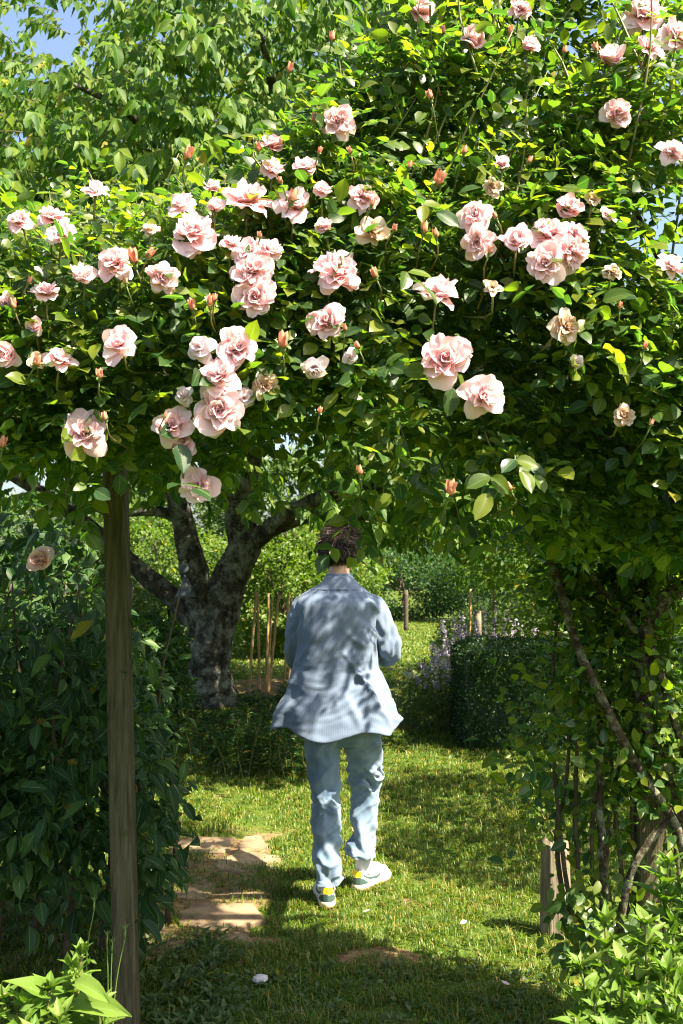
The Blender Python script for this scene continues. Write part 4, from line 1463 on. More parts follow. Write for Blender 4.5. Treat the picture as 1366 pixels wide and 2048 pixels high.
# ------------------------------------------------------------------ catmint by the lawn
def catmint(label, cx, cy, spread, height, flowers, leaves, seed, lean=0.0):
    t = thing('catmint_plant', label, 'plant', (cx, cy, 0), 'catmint in the border')
    r = np.random.default_rng(seed)
    fm, lm, sm = MB(), MB(), MB()
    for i in range(flowers):
        az = r.uniform(0, 6.28)
        out = spread * math.sqrt(r.uniform(0, 1))
        b = np.array((cx, cy, 0)) + 0.25 * out * np.array((math.cos(az), math.sin(az), 0))
        tip = np.array((cx + out * math.cos(az) + lean, cy + out * math.sin(az), height * r.uniform(.7, 1.1) * (1 - .35 * (out / spread) ** 2)))
        path = spline([b, 0.5 * (b + tip) + np.array((0, 0, .12)), tip], 10)
        V, F = tube(path, np.linspace(.004, .0018, 10), 4, cap=False)
        sm.add(V, F)
        m = 26
        f = r.uniform(.62, 1, m)
        c = np.column_stack([np.interp(f, np.linspace(0, 1, 10), path[:, a]) for a in range(3)])
        scatter(fm, LEAF_FLAT_V, LEAF_FLAT_F, c + r.normal(size=(m, 3)) * .006, norm(r.normal(size=(m, 3))), norm(r.normal(size=(m, 3))), r.uniform(.018, .032, m) * 1.2, np.full(m, .7), r.uniform(0, 1, m))
    k = leaves
    az = r.uniform(0, 6.28, k); out = spread * .95 * np.sqrt(r.uniform(0, 1, k))
    z = height * .72 * (1 - .5 * (out / spread) ** 2) * r.uniform(.15, 1.05, k)
    c = np.column_stack([cx + out * np.cos(az) + lean * .4, cy + out * np.sin(az), z])
    d_ = norm(np.column_stack([np.cos(az), np.sin(az), 0 * az]) + .8 * r.normal(size=(k, 3)) + (0, 0, .3))
    scatter(lm, LEAF_FLAT_V, LEAF_FLAT_F, c, d_, norm(r.normal(size=(k, 3)) * .5 + (0.2, -.2, 1)), r.uniform(.025, .05, k), np.full(k, .5), r.uniform(0, 1, k))
    lm.build('foliage', 'catmint_leaf', t, kind='stuff')
    fm.build('flower_spikes', 'catmint_flower', t, kind='stuff')
    sm.build('stems', 'stem_green', t, kind='stuff')


catmint('catmint leaning over the lawn edge with open mauve flower spikes', 1.02, 9.9, .42, .78, 30, 3600, 91, lean=-.06)
catmint('mauve catmint clump directly behind the clipped box hedge', 1.55, 10.7, .55, 1.15, 60, 3600, 92)
catmint('pale mauve catmint beside the thick weathered stake', 1.35, 11.6, .5, .95, 30, 3400, 93)
catmint('far catmint clump at the right end of the border', 2.3, 11.4, .55, 1.1, 40, 3200, 94)


# ------------------------------------------------------------------ shrubs, hedges and trees beyond
def bush(name, label, cat, c, rad, hgt, k, leaf, mat, seed, group=None, trunk_r=.05, droop=.2, flat=True, z0=0.0, lump=.35, trunk_h=None):
    t = thing(name, label, cat, (c[0], c[1], 0), group)
    r = np.random.default_rng(seed)
    v = norm(r.normal(size=(k, 3)))
    rr_ = r.uniform(.45, 1, k) ** .5
    lumps = np.array([noise.noise(Vector((a * 2.2 + seed, b * 2.2, e * 2.2))) for a, b, e in v])
    rr_ = rr_ * (1 + lump * lumps)
    hz = 0.5 * (hgt - z0)
    p_ = np.column_stack([c[0] + v[:, 0] * rad[0] * rr_, c[1] + v[:, 1] * rad[1] * rr_, z0 + hz + v[:, 2] * hz * rr_])
    m = p_[:, 2] > 0.03
    g = np.array([noise.noise(Vector(tuple(q * (1.6 / max(.6, rad[0] * .6))))) for q in p_])
    m &= g > -.28
    p_, v = p_[m], v[m]
    k = len(p_)
    d_ = norm(v + .7 * r.normal(size=(k, 3)) + (0, 0, -droop))
    n_ = norm(v * .6 + .5 * r.normal(size=(k, 3)) + (.2, -.2, .7))
    mb = MB()
    scatter(mb, LEAF_FLAT_V if flat else LEAF_LO_V, LEAF_FLAT_F if flat else LEAF_LO_F, p_, d_, n_, leaf * r.uniform(.6, 1.35, k), r.uniform(.45, .62, k), r.uniform(0, 1, k))
    mb.build('crown', mat, t, kind='stuff')
    th = trunk_h or hgt * .75
    V, F = tube(spline([(c[0], c[1], -.05), (c[0] + .05 * rad[0], c[1], th * .5), (c[0], c[1], th)], 10), np.linspace(trunk_r, trunk_r * .35, 10), 8)
    MB().add(V, F).build('trunk', 'twig_bark', t)
    for j in range(4):
        az = j * 1.57 + seed
        e = np.array((c[0] + math.cos(az) * rad[0] * .6, c[1] + math.sin(az) * rad[1] * .6, z0 + (hgt - z0) * (.6 + .1 * j)))
        s0 = np.array((c[0], c[1], th * (.35 + .1 * j)))
        V, F = tube(spline([s0, .5 * (s0 + e) + (0, 0, .1 * hgt * .3), e], 8), np.linspace(trunk_r * .5, trunk_r * .15, 8), 6)
        MB().add(V, F).build('limb', 'twig_bark', t)
    return t


def wx(px, Y): return (px - 683) / FPX * Y


bush('flowering_shrub', 'bright yellow green shrub behind the bamboo canes', 'shrub', (wx(560, 17), 17), (1.05, .9), 2.35, 15000, .085, 'bright_leaf', 101)
bush('garden_shrub', 'sunlit shrub between the cherry trunk and the bamboo', 'shrub', (wx(480, 18.5), 18.5), (.9, .9), 2.1, 9000, .085, 'bright_leaf', 102)
bush('garden_shrub', 'lit shrub right behind the head of the walking person', 'shrub', (wx(660, 20), 20), (1.1, .9), 2.2, 10000, .09, 'bright_leaf', 103)
bush('garden_shrub', 'pale sunlit bush seen between timber post and cherry trunk', 'shrub', (wx(310, 20), 20), (1.35, 1.1), 2.75, 13000, .10, 'bright_leaf', 104)
bush('garden_shrub', 'low dense bush behind the cherry trunk at left', 'shrub', (wx(330, 14), 14.3), (1.0, .8), 1.35, 9000, .08, 'bright_leaf', 105)
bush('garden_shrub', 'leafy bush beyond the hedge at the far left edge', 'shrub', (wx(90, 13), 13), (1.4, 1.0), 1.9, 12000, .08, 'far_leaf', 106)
bush('garden_shrub', 'shrub with glossy lit leaves right of the timber post', 'shrub', (wx(285, 8.4), 8.6), (.36, .5), 1.25, 2600, .085, 'hedge_leaf', 107, flat=False, trunk_r=.02)
bush('garden_shrub', 'bushy mixed planting behind the stakes at right', 'shrub', (wx(1010, 14.5), 14.6), (1.0, .8), 1.05, 8000, .06, 'catmint_leaf', 108, trunk_r=.02)
bush('garden_shrub', 'pale green border plants left of the thick stake', 'shrub', (wx(935, 13), 13.2), (.45, .5), .85, 4500, .05, 'catmint_leaf', 109, trunk_r=.015)
bush('garden_shrub', 'tall lit shrub glimpsed through the right hand canes', 'shrub', (wx(1230, 9.5), 9.8), (1.25, 1.0), 3.1, 12000, .07, 'bright_leaf', 110)
bush('garden_shrub', 'light green shrub at the right edge behind the arch', 'shrub', (wx(1400, 8), 8.2), (1.1, 1.0), 3.0, 9000, .07, 'bright_leaf', 111)
bush('garden_shrub', 'tall leafy shrub added to shade the lawn behind the right hand canes', 'shrub', (2.35, 6.1), (.85, .8), 3.3, 7000, .07, 'bright_leaf', 121)  # added mostly out of view to throw shade on the lawn
bush('garden_shrub', 'dense leafy shrub added behind the right arch post to shade the grass', 'shrub', (2.05, 4.85), (.62, .5), 2.9, 5000, .06, 'rose_leaf', 122, flat=False, trunk_r=.03)  # added for shade on the grass; also fills gaps behind the canes
bush('apple_tree', 'drooping apple tree right of the lawn with lit leaves', 'apple tree', (wx(1110, 13), 13.4), (1.75, 1.5), 3.5, 15000, .085, 'cherry_leaf', 112, trunk_r=.09, z0=1.15, droop=.6)
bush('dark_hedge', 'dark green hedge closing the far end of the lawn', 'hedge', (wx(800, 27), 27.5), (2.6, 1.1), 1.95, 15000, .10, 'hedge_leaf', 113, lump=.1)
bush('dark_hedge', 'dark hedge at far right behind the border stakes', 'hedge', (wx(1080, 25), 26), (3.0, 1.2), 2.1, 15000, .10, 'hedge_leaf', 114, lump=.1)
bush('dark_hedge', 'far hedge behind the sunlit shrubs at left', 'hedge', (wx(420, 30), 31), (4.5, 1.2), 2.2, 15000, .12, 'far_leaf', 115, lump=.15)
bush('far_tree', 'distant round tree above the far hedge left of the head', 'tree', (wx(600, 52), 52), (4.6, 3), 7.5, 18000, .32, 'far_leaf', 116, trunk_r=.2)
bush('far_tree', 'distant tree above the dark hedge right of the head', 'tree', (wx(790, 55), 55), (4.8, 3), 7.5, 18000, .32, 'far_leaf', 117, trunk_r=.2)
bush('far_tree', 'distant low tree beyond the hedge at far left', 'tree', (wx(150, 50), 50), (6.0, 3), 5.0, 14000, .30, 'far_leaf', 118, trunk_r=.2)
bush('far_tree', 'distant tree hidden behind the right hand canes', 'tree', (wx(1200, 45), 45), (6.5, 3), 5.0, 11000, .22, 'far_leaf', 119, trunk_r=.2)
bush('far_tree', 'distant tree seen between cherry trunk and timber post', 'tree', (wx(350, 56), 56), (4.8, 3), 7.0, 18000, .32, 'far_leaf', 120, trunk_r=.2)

# leafy bed in front of the cherry tree
LB = [(395, 1505, .34), (450, 1495, .32), (500, 1500, .38), (550, 1490, .38), (590, 1510, .42), (430, 1540, .40), (480, 1550, .42), (530, 1548, .42), (580, 1552, .38), (375, 1450, .36), (560, 1440, .34), (510, 1440, .30)]
names = ['at the left end of the front row', 'second in the front row', 'in the middle of the bed', 'tallest in the middle right', 'next to the jeans', 'at the near left corner', 'in the near row left of centre', 'in the near row right of centre', 'nearest to the left trouser leg',
         'left of the foot of the cherry trunk', 'just below the bamboo canes', 'behind the middle of the bed']
for i, (px, py, h) in enumerate(LB):
    Y = ground_y(py)
    c = P(px, py, Y)
    t = thing('lily_plant', 'strap leaved green plant ' + names[i], 'plant', (c[0], c[1], 0), 'strap leaved plants in the bed')
    r6 = np.random.default_rng(200 + i)
    mb, sm = MB(), MB()
    for s_ in range(11):
        b = np.array((c[0] + r6.normal() * .09, c[1] + r6.normal() * .12, 0))
        tip = b + np.array((r6.normal() * .06, r6.normal() * .06, h * r6.uniform(.7, 1.1)))
        path = spline([b, .5 * (b + tip) + r6.normal(size=3) * .01, tip], 8)
        V, F = tube(path, np.linspace(.005, .002, 8), 4, cap=False)
        sm.add(V, F)
        k = 34
        f = r6.uniform(.12, 1, k)
        cc = np.column_stack([np.interp(f, np.linspace(0, 1, 8), path[:, a]) for a in range(3)])
        az = r6.uniform(0, 6.28, k)
        d_ = norm(np.column_stack([np.cos(az), np.sin(az), r6.uniform(-.3, .7, k)]))
        scatter(mb, LEAF_LO_V, LEAF_LO_F, cc, d_, norm(np.array((0, 0, 1)) + .35 * r6.normal(size=(k, 3))), r6.uniform(.05, .10, k), np.full(k, .22), r6.uniform(0, 1, k))
    mb.build('foliage', 'lily_leaf', t, kind='stuff')
    sm.build('stems', 'stem_green', t, kind='stuff')

# low weeds in the shade at the foot of the left post
wp = thing('ground_weeds', 'low feathery weeds in the shade right of the left post', 'weeds', (-0.5, 3.75, 0))
wp['kind'] = 'stuff'
r7 = np.random.default_rng(300)
mb = MB()
for i in range(90):
    px, py = r7.uniform(285, 470), r7.uniform(1890, 2080)
    c = P(px, py, ground_y(py))
    k = 14
    az = r7.uniform(0, 6.28, k)
    d_ = norm(np.column_stack([np.cos(az), np.sin(az), r7.uniform(.1, 1.4, k)]))
    scatter(mb, LEAF_LO_V, LEAF_LO_F, np.tile(c * (1, 1, 0), (k, 1)) + r7.normal(size=(k, 3)) * (.02, .02, .012) + (0, 0, .03), d_, norm(r7.normal(size=(k, 3)) * .4 + (0, 0, 1)), r7.uniform(.02, .055, k), np.full(k, .4), r7.uniform(.4, 1, k))
for i in range(240):
    px, py = r7.uniform(470, 1100), r7.uniform(1930, 2100)
    c = P(px, py, ground_y(py))
    k = 6
    az = r7.uniform(0, 6.28, k)
    d_ = norm(np.column_stack([np.cos(az), np.sin(az), r7.uniform(.1, .9, k)]))
    scatter(mb, LEAF_LO_V, LEAF_LO_F, np.tile(c * (1, 1, 0), (k, 1)) + r7.normal(size=(k, 3)) * (.02, .02, .006) + (0, 0, .01), d_, norm(r7.normal(size=(k, 3)) * .4 + (0, 0, 1)), r7.uniform(.012, .035, k), np.full(k, .55), r7.uniform(.2, .9, k))
mb.build('foliage', 'catmint_leaf', wp, kind='stuff')

# pale stone and fallen petals on the grass
c = P(521, 1962, ground_y(1968))
k = 12
V, F = [], []
for i, (z, rad) in enumerate([(0, .020), (.010, .027), (.020, .024), (.027, .011)]):
    for j in range(k):
        a = j * 6.283 / k
        q = rad * (1 + .25 * noise.noise(Vector((math.cos(a) * 1.5, math.sin(a) * 1.5, i))))
        V.append((c[0] + 1.15 * q * math.cos(a), c[1] + q * math.sin(a), z + .008))
for i in range(3):
    for j in range(k): F.append((i * k + j, i * k + (j + 1) % k, (i + 1) * k + (j + 1) % k, (i + 1) * k + j))
V.append((c[0], c[1], .037))
for j in range(k): F.append((3 * k + j, 3 * k + (j + 1) % k, len(V) - 1))
tag(MB().add(V, F).build('pale_stone', 'pale_stone', smooth=False), 'small pale stone lying in the shaded foreground grass', 'stone')
for (px, py, lab) in [(727, 1838, 'pale fallen petal on bright grass below the right shoe'), (923, 1864, 'fallen petal beside the round shadow in the grass'), (1052, 1976, 'tiny fallen petal in the dark foreground at right'), (1019, 1988, 'fallen petal lying flat in the dark foreground grass')]:
    c = P(px, py, ground_y(py))
    V, F, LC = petal(.03, .012, 80, 60, .3, np.random.default_rng(px), .002)
    V = rotz(V, px) + c * (1, 1, 0) + (0, 0, .035)
    tag(MB().add(V, F, .9, LC).build('fallen_petal', 'petal_pink'), lab, 'petal', 'petals fallen on the grass')


# ------------------------------------------------------------------ person walking away
PY = 4.9
person = thing('person', 'person in striped blue shirt and pale jeans walking away along the grass', 'person', (0.0, PY, 0))


def ridge(x, y, z):
    return 1 - abs(2.0 * noise.fractal(Vector((x, y, z)), 1.0, 2.1, 2))


def loft(rows, seg, disp, expo=2.25, hem=None, close_top=False, stripe_r=None):
    """rows: (z, cx, cy, a, b); disp(theta, row fraction, point) pushes the cloth outwards"""
    V, LC = [], []
    n = len(rows)
    for i, (z, cx, cy, a, b) in enumerate(rows):
        f = i / (n - 1)
        for j in range(seg):
            th = 2 * math.pi * j / seg
            c, s = math.cos(th), math.sin(th)
            k = (abs(c) ** expo + abs(s) ** expo) ** (-1 / expo)
            ex, ey = c * k, s * k
            zz = z + (hem(th, f) if hem else 0)
            p0 = (cx + a * ex, cy + b * ey, zz)
            dsp = disp(th, f, p0)
            nx, ny = ex / a, ey / b
            l = math.hypot(nx, ny)
            V.append((p0[0] + dsp * nx / l, p0[1] + dsp * ny / l, zz))
            arc = ((th + math.pi / 2) % (2 * math.pi))
            arc = arc if arc < math.pi else arc - 2 * math.pi
            LC.append((arc * (stripe_r or 0.5 * (a + b)), zz, 0))
    F = [(i * seg + j, i * seg + (j + 1) % seg, (i + 1) * seg + (j + 1) % seg, (i + 1) * seg + j) for i in range(n - 1) for j in range(seg)]
    return np.array(V), np.array(F), np.array(LC)


def table_rows(tab, n):
    """tab rows: (py, xl, xr, Y, b) from bottom to top, sampled to n rows"""
    R_ = []
    for (py, xl, xr, Y, b) in tab:
        l, r_ = P(xl, py, Y), P(xr, py, Y)
        R_.append((l[2], .5 * (l[0] + r_[0]), Y, .5 * (r_[0] - l[0]), b))
    return [tuple(q) for q in spline(np.array(R_), n)]


# shirt body
shirt_tab = [(1455, 549, 797, 4.87, .190), (1420, 556, 790, 4.87, .178), (1380, 574, 776, 4.88, .162), (1340, 588, 760, 4.89, .150), (1300, 594, 753, 4.90, .142), (1260, 594, 754, 4.91, .140),
             (1230, 592, 759, 4.92, .138), (1208, 592, 760, 4.92, .128), (1192, 600, 749, 4.93, .112), (1180, 616, 734, 4.94, .094), (1168, 636, 717, 4.94, .076), (1152, 650, 706, 4.95, .066)]
rows = table_rows(shirt_tab, 120)


def shirt_disp(th, f, p):
    x, y, z = p
    back = max(0.0, -math.sin(th))
    d = 0.0
    fl = max(0.0, 1 - f / 0.55)
    d += 0.020 * fl ** 1.4 * (math.sin(6 * th + 0.7) * .6 + math.sin(9 * th + 2.1 + 3 * f) * .5)
    # gathers falling from the yoke
    if f < 0.83:
        g = max(0.0, (f - 0.40) / 0.43)
        d += 0.0030 * g * math.sin(26 * th + 3 * noise.noise(Vector((th * 3, f * 4, 0)))) * back
    # drag folds towards the right armpit and elbow
    rx = max(0.0, min(1.0, (x + 0.02) / 0.12))
    q = ridge((x + z * .75) * 8.5, y * 2, (z - x * .6) * 2.6)
    d += 0.030 * (max(q, 0) ** 1.5 - .4) * rx * (0.3 + 0.7 * math.exp(-((z - 1.12) / .22) ** 2))
    q = ridge((x - z * .9) * 6.5 + 9, y * 2, (z + x * .6) * 2.0)
    d += 0.015 * (max(q, 0) ** 1.5 - .4) * (1 - rx) * (0.5 + .5 * f)
    q = ridge(x * 5, y * 3 + 5, z * 22 + 2.0 * noise.noise(Vector((x * 4, z * 4, 1))))
    d += 0.008 * (q - .5) * math.exp(-((z - 1.05) / .18) ** 2)
    d += 0.006 * noise.fractal(Vector((x * 9, y * 9, z * 5)), 1, 2, 3)
    if abs(f - 0.835) < 0.007: d += 0.003            # yoke seam
    if f < 0.02: d += 0.002
    return d


def hem_fun(th, f):
    w = max(0.0, 1 - f / 0.25) ** 1.5
    back = -math.sin(th)
    return w * (0.028 - 0.052 * max(0, back) ** 1.2 + 0.02 * math.sin(5 * th + 1))


V, F, LC = loft(rows, 176, shirt_disp, 2.35, hem_fun, stripe_r=0.17)
shirt = MB().add(V, F, .5, LC).build('shirt', 'shirt_cloth', person)
so = shirt.modifiers.new('thickness', 'SOLIDIFY'); so.thickness = 0.0025; so.offset = -1


def sleeve(pts, radii, seed):
    n, seg = 70, 48
    a = spline(np.column_stack([np.array(pts), np.array(radii)]), n)
    path, rad = a[:, :3], a[:, 3]

    def jit(i, th):
        f = i / (n - 1)
        k = []
        for t in th:
            q = ridge(math.cos(t) * .9 + seed, math.sin(t) * .9, f * 8 + .8 * math.sin(t + seed))
            k.append(1 + 0.32 * (q - .45) * (0.35 + math.exp(-((f - .62) / .2) ** 2)) + .05 * noise.noise(Vector((math.cos(t) * 3, math.sin(t) * 3, f * 12 + seed))))
        return np.array(k)
    V, F = tube(path, rad, seg, cap=False, jitter=jit)
    th = np.arange(seg) * 2 * math.pi / seg
    LC = np.array([(t * .058, i * .01, 0) for i in range(n) for t in th])
    o = MB().add(V, F, .5, LC).build('sleeve', 'shirt_cloth', person)
    m = o.modifiers.new('thickness', 'SOLIDIFY'); m.thickness = 0.0025; m.offset = -1
    return path


sl = sleeve([P(622, 1196, 4.93), P(607, 1214, 4.93), P(597, 1262, 4.93), P(598, 1318, 4.97), P(618, 1318, 5.09), P(650, 1292, 5.24)], [.030, .056, .060, .055, .052, .044], 1)
sr = sleeve([P(732, 1196, 4.93), P(748, 1214, 4.93), P(764, 1256, 4.92), P(777, 1300, 4.94), P(762, 1304, 5.05), P(728, 1276, 5.24)], [.030, .056, .062, .059, .055, .044], 4)
# collar stand
rows_c = [(P(683, 1166, 4.95)[2], P(678, 1166, 4.95)[0], 4.95, .078, .078), (P(683, 1158, 4.95)[2], P(678, 1160, 4.95)[0], 4.952, .070, .070), (P(683, 1149, 4.95)[2], P(678, 1150, 4.95)[0], 4.958, .066, .067), (P(683, 1147, 4.95)[2], P(678, 1147, 4.95)[0], 4.960, .066, .067), (P(683, 1156, 4.95)[2], P(678, 1150, 4.95)[0], 4.956, .061, .062)]
V, F, LC = loft([tuple(q) for q in spline(np.array(rows_c), 20)], 64, lambda th, f, p: .0015 * noise.noise(Vector((p[0] * 40, p[1] * 40, p[2] * 30))), 2.1)
MB().add(V, F, .5, LC).build('collar', 'shirt_cloth', person)

# jeans
leg_l = [(1764, 631, 681, 4.84, .066), (1740, 629, 681, 4.84, .066), (1700, 627, 680, 4.85, .068), (1650, 624, 680, 4.865, .071), (1620, 624, 681, 4.875, .073), (1590, 622, 681, 4.88, .076), (1530, 614, 682, 4.88, .083), (1500, 610, 683, 4.88, .088), (1470, 607, 684, 4.88, .092), (1400, 612, 690, 4.89, .098)]
leg_r = [(1708, 694, 746, 5.055, .070), (1680, 697, 749, 5.06, .070), (1640, 700, 753, 5.075, .073), (1600, 703, 757, 5.085, .077), (1575, 704, 759, 5.08, .079), (1550, 700, 762, 5.06, .083), (1525, 696, 763, 5.02, .088), (1500, 690, 764, 4.97, .090), (1470, 683, 765, 4.92, .094), (1400, 674, 768, 4.89, .100)]


def leg_disp(seed, knee, knee_amp, low_amp):
    def f_(th, f, p):
        x, y, z = p
        q = ridge(math.cos(th) * .8 + seed, math.sin(th) * .8, z * 20 + .9 * math.sin(th + seed) + noise.noise(Vector((th, z * 6, seed))))
        d = knee_amp * (q - .4) * math.exp(-((z - knee) / .055) ** 2)
        q = ridge((x * 9 + z * 6.5) + seed, y * 5, (z - x) * 4)
        d += low_amp * (q - .45) * (0.35 + math.exp(-((z - .20) / .13) ** 2))
        q = ridge((x * 9 - z * 9) + seed * 2, y * 6, z * 5)
        d += .010 * (max(q, 0) ** 1.6 - .4)
        d += .004 * noise.fractal(Vector((x * 14, y * 14, z * 7 + seed)), 1, 2, 3)
        if f < .05: d += .002 + .002 * math.sin(th * 9 + seed)
        return d
    return f_


def leg(tab, dsp, hem_z):
    rows = table_rows(tab, 120)
    V, F, LC = loft(rows, 80, dsp, 2.15, lambda th, f: hem_z * max(0, 1 - f / .06) * math.sin(th * 2 + 1))
    return V, F, LC


jm = MB()
V, F, LC = leg(leg_l, leg_disp(2.0, .50, .014, .017), .006); jm.add(V, F, .5, LC)
V, F, LC = leg(leg_r, leg_disp(7.0, .56, .034, .018), .006); jm.add(V, F, .5, LC)
# seat of the jeans under the shirt
seat_tab = [(1490, 640, 735, 4.90, .07), (1470, 618, 755, 4.90, .105), (1440, 612, 762, 4.90, .118), (1400, 612, 758, 4.90, .118), (1360, 618, 745, 4.91, .110)]
V, F, LC = loft(table_rows(seat_tab, 30), 80, lambda th, f, p: .003 * noise.noise(Vector((p[0] * 12, p[1] * 12, p[2] * 12))), 2.3)
jm.add(V, F, .5, LC)
jeans = jm.build('jeans', 'denim', person)

# shoes -----------------------------------------------------------
SHOE_L = .295
OUT_T = [0, .03, .08, .16, .30, .45, .60, .74, .86, .94, .985, 1.0]
OUT_W = [0, .020, .031, .036, .037, .040, .046, .050, .045, .033, .017, 0]
HGT_T = [0, .08, .16, .26, .42, .60, .80, 1.0]
HGT_H = [.098, .094, .078, .072, .074, .070, .058, .046]


def shoe_pt(s, v, off=0.0):
    """s in -.5...5 round the shoe from the heel (0) to the toe, v up the wall (0..1)"""
    t = min(1.0, 2 * abs(s)) ** 1.0
    sg = 1 if s >= 0 else -1
    tt = t * t * (3 - 2 * t) * .35 + t * .65
    w = np.interp(tt, OUT_T, OUT_W) + off * (1 if 0.02 < tt < .98 else 0)
    ly = tt * SHOE_L
    if tt < .06: ly -= off * (1 - tt / .06)
    h = np.interp(tt, HGT_T, HGT_H)
    x = sg * w * (1 - .16 * v * v)
    y = .14 + (ly - .14) * (1 - (.05 if ly < .14 else .10) * v * v)
    return np.array((x, y, .028 + (h - .028) * v))


def make_shoe(origin, yaw, pitch=0.0):
    c, s_ = math.cos(yaw), math.sin(yaw)
    cp, sp_ = math.cos(pitch), math.sin(pitch)

    def W(V):
        V = np.asarray(V, float)
        y, z = V[:, 1] * cp - V[:, 2] * sp_, V[:, 1] * sp_ + V[:, 2] * cp
        return np.column_stack([origin[0] + V[:, 0] * c + y * s_, origin[1] - V[:, 0] * s_ + y * c, origin[2] + z])
    sid = np.linspace(-.5, .5, 73)[:-1]
    k = len(sid)
    root = None

    def rings(levels):
        V = np.concatenate([[l(q) for q in sid] for l in levels])
        F = [(i * k + j, i * k + (j + 1) % k, (i + 1) * k + (j + 1) % k, (i + 1) * k + j) for i in range(len(levels) - 1) for j in range(k)]
        return V, F

    def ridge_pt(q):
        t = 2 * abs(q)
        return np.array((0, np.interp(t, [0, .3, .9, 1], [.075, .085, .255, .265]), np.interp(t, [0, .25, .4, .9, 1], [.062, .075, .118, .062, .056])))

    def cap(v):
        def f_(q):
            a, b = shoe_pt(q, 1.0), ridge_pt(q)
            p_ = a + (b - a) * v
            t = 2 * abs(q)
            p_[2] += .010 * math.sin(math.pi * v) * np.interp(t, [.2, .4, 1], [-.8, .6, 1])
            return p_
        return f_
    V, F = rings([lambda q, v=v: shoe_pt(q, v) for v in (0, .15, .3, .45, .6, .75, .9, 1.0)] + [cap(v) for v in (.15, .35, .6, .85, .98)])
    upper = MB().add(W(V), F).build('shoe', 'shoe_white', person)

    def sole_ring(z, o, drop=0):
        def f_(q):
            p_ = shoe_pt(q, 0, o)
            t = 2 * abs(q)
            p_[2] = z + (.010 * max(0, (t - .72) / .28) ** 2 if z < .02 else 0)
            return p_
        return f_
    V, F = rings([sole_ring(.006, .003), sole_ring(.012, .006), sole_ring(.027, .006), sole_ring(.031, .003), sole_ring(.031, -.004)])
    MB().add(W(V), F).build('sole', 'shoe_sole', upper)
    V, F = rings([sole_ring(-.001, -.03), sole_ring(0.0, .002), sole_ring(.004, .0052), sole_ring(.0065, .0052)])
    MB().add(W(V), F).build('outsole', 'shoe_gum', upper)

    def strip(lo, hi, off, name, mat, nv=5):
        V, F = [], []
        m = len(lo)
        for (s0, v0), (s1, v1) in zip(lo, hi):
            for i in range(nv):
                f = i / (nv - 1)
                V.append(shoe_pt(s0 + (s1 - s0) * f, v0 + (v1 - v0) * f, off))
        for i in range(m - 1):
            for j in range(nv - 1):
                F.append((i * nv + j, (i + 1) * nv + j, (i + 1) * nv + j + 1, i * nv + j + 1))
        o = MB().add(W(V), F).build(name, mat, upper)
        return o
    ss = np.linspace(-.125, .125, 33)
    strip([(q, .03) for q in ss], [(q, .03 + .47 * max(0, 1 - (abs(q) / .125) ** 3)) for q in ss], .0025, 'heel_counter', 'shoe_green')
    ss = np.linspace(-.034, .034, 13)
    strip([(q, .56) for q in ss], [(q, .995) for q in ss], .0035, 'heel_tab', 'tab_yellow')
    for sg in (-1, 1):
        a = [(.055, .70, .82), (.09, .60, .76), (.13, .48, .68), (.17, .36, .60), (.205, .28, .54), (.235, .25, .52), (.255, .30, .60), (.268, .42, .74), (.275, .66, .86)]
        strip([(sg * q, l) for q, l, h in a], [(sg * q, h) for q, l, h in a], .0022, 'side_stripe', 'shoe_green', 4)
        # ankle collar lining
    # lettering on the heel tab
    cu = bpy.data.curves.new('lettering', 'FONT')
    cu.body = 'NIKE'
    cu.size = .0155
    cu.align_x = 'CENTER'
    to = bpy.data.objects.new('lettering', cu)
    COL.objects.link(to)
    dg = bpy.context.evaluated_depsgraph_get()
    me = bpy.data.meshes.new_from_object(to.evaluated_get(dg))
    bpy.data.objects.remove(to)
    co = np.array([v_.co[:] for v_ in me.vertices])
    base = shoe_pt(0, .74, .0035)
    V = np.column_stack([co[:, 0], np.full(len(co), base[1] - .0022) + 10 * co[:, 0] ** 2, base[2] + co[:, 1]])
    V = W(V)
    for v_, q in zip(me.vertices, V): v_.co = q
    me.materials.append(MATS['tab_red'])
    link('lettering', me, upper)
    # laces over the instep
    lm = MB()
    for i in range(5):
        y = .125 + .022 * i
        z = np.interp(y, [.085, .14, .255], [.118, .098, .066]) + .008
        V, F = tube(np.array([(-.020, y, z - .008), (-.008, y + .003, z + .001), (.008, y - .003, z + .001), (.020, y, z - .008)]), .0028, 6)
        lm.add(W(V), F)
    lm.build('laces', 'shoe_white', upper)
    V, F = tube(np.array([(0, .075, .05), (0, .076, .10), (0, .078, .15), (0, .080, .21)]), [.033, .039, .044, .046], 18)
    MB().add(W(V), F).build('sock', 'sock', person)


hl_ = P(656, 1800, 4.775)
make_shoe((hl_[0], 4.765, 0.008), R(-6))
hr_ = P(711, 1765, 5.01)
make_shoe((hr_[0], 5.005, 0.012), R(34))


# body: one continuous skin
def ellipsoid(c, r, seg=20, rings_=12, rotz_=0.0):
    V, F = [], []
    for i in range(rings_ + 1):
        a = math.pi * i / rings_
        for j in range(seg):
            t = 2 * math.pi * j / seg
            x, y, z = r[0] * math.sin(a) * math.cos(t), r[1] * math.sin(a) * math.sin(t), r[2] * math.cos(a)
            V.append((c[0] + x * math.cos(rotz_) - y * math.sin(rotz_), c[1] + x * math.sin(rotz_) + y * math.cos(rotz_), c[2] + z))
    for i in range(rings_):
        for j in range(seg):
            F.append((i * seg + j, (i + 1) * seg + j, (i + 1) * seg + (j + 1) % seg, i * seg + (j + 1) % seg))
    return np.array(V), F


HC = P(678, 1109, 5.0)
HY = -R(12)


def head_pt(x, y, z):
    return HC + np.array((x * math.cos(HY) - y * math.sin(HY), x * math.sin(HY) + y * math.cos(HY), z))


bm_ = MB()


def ell(c, r, rot=0.0, **k): bm_.add(*ellipsoid(c, r, rotz_=rot, **k))


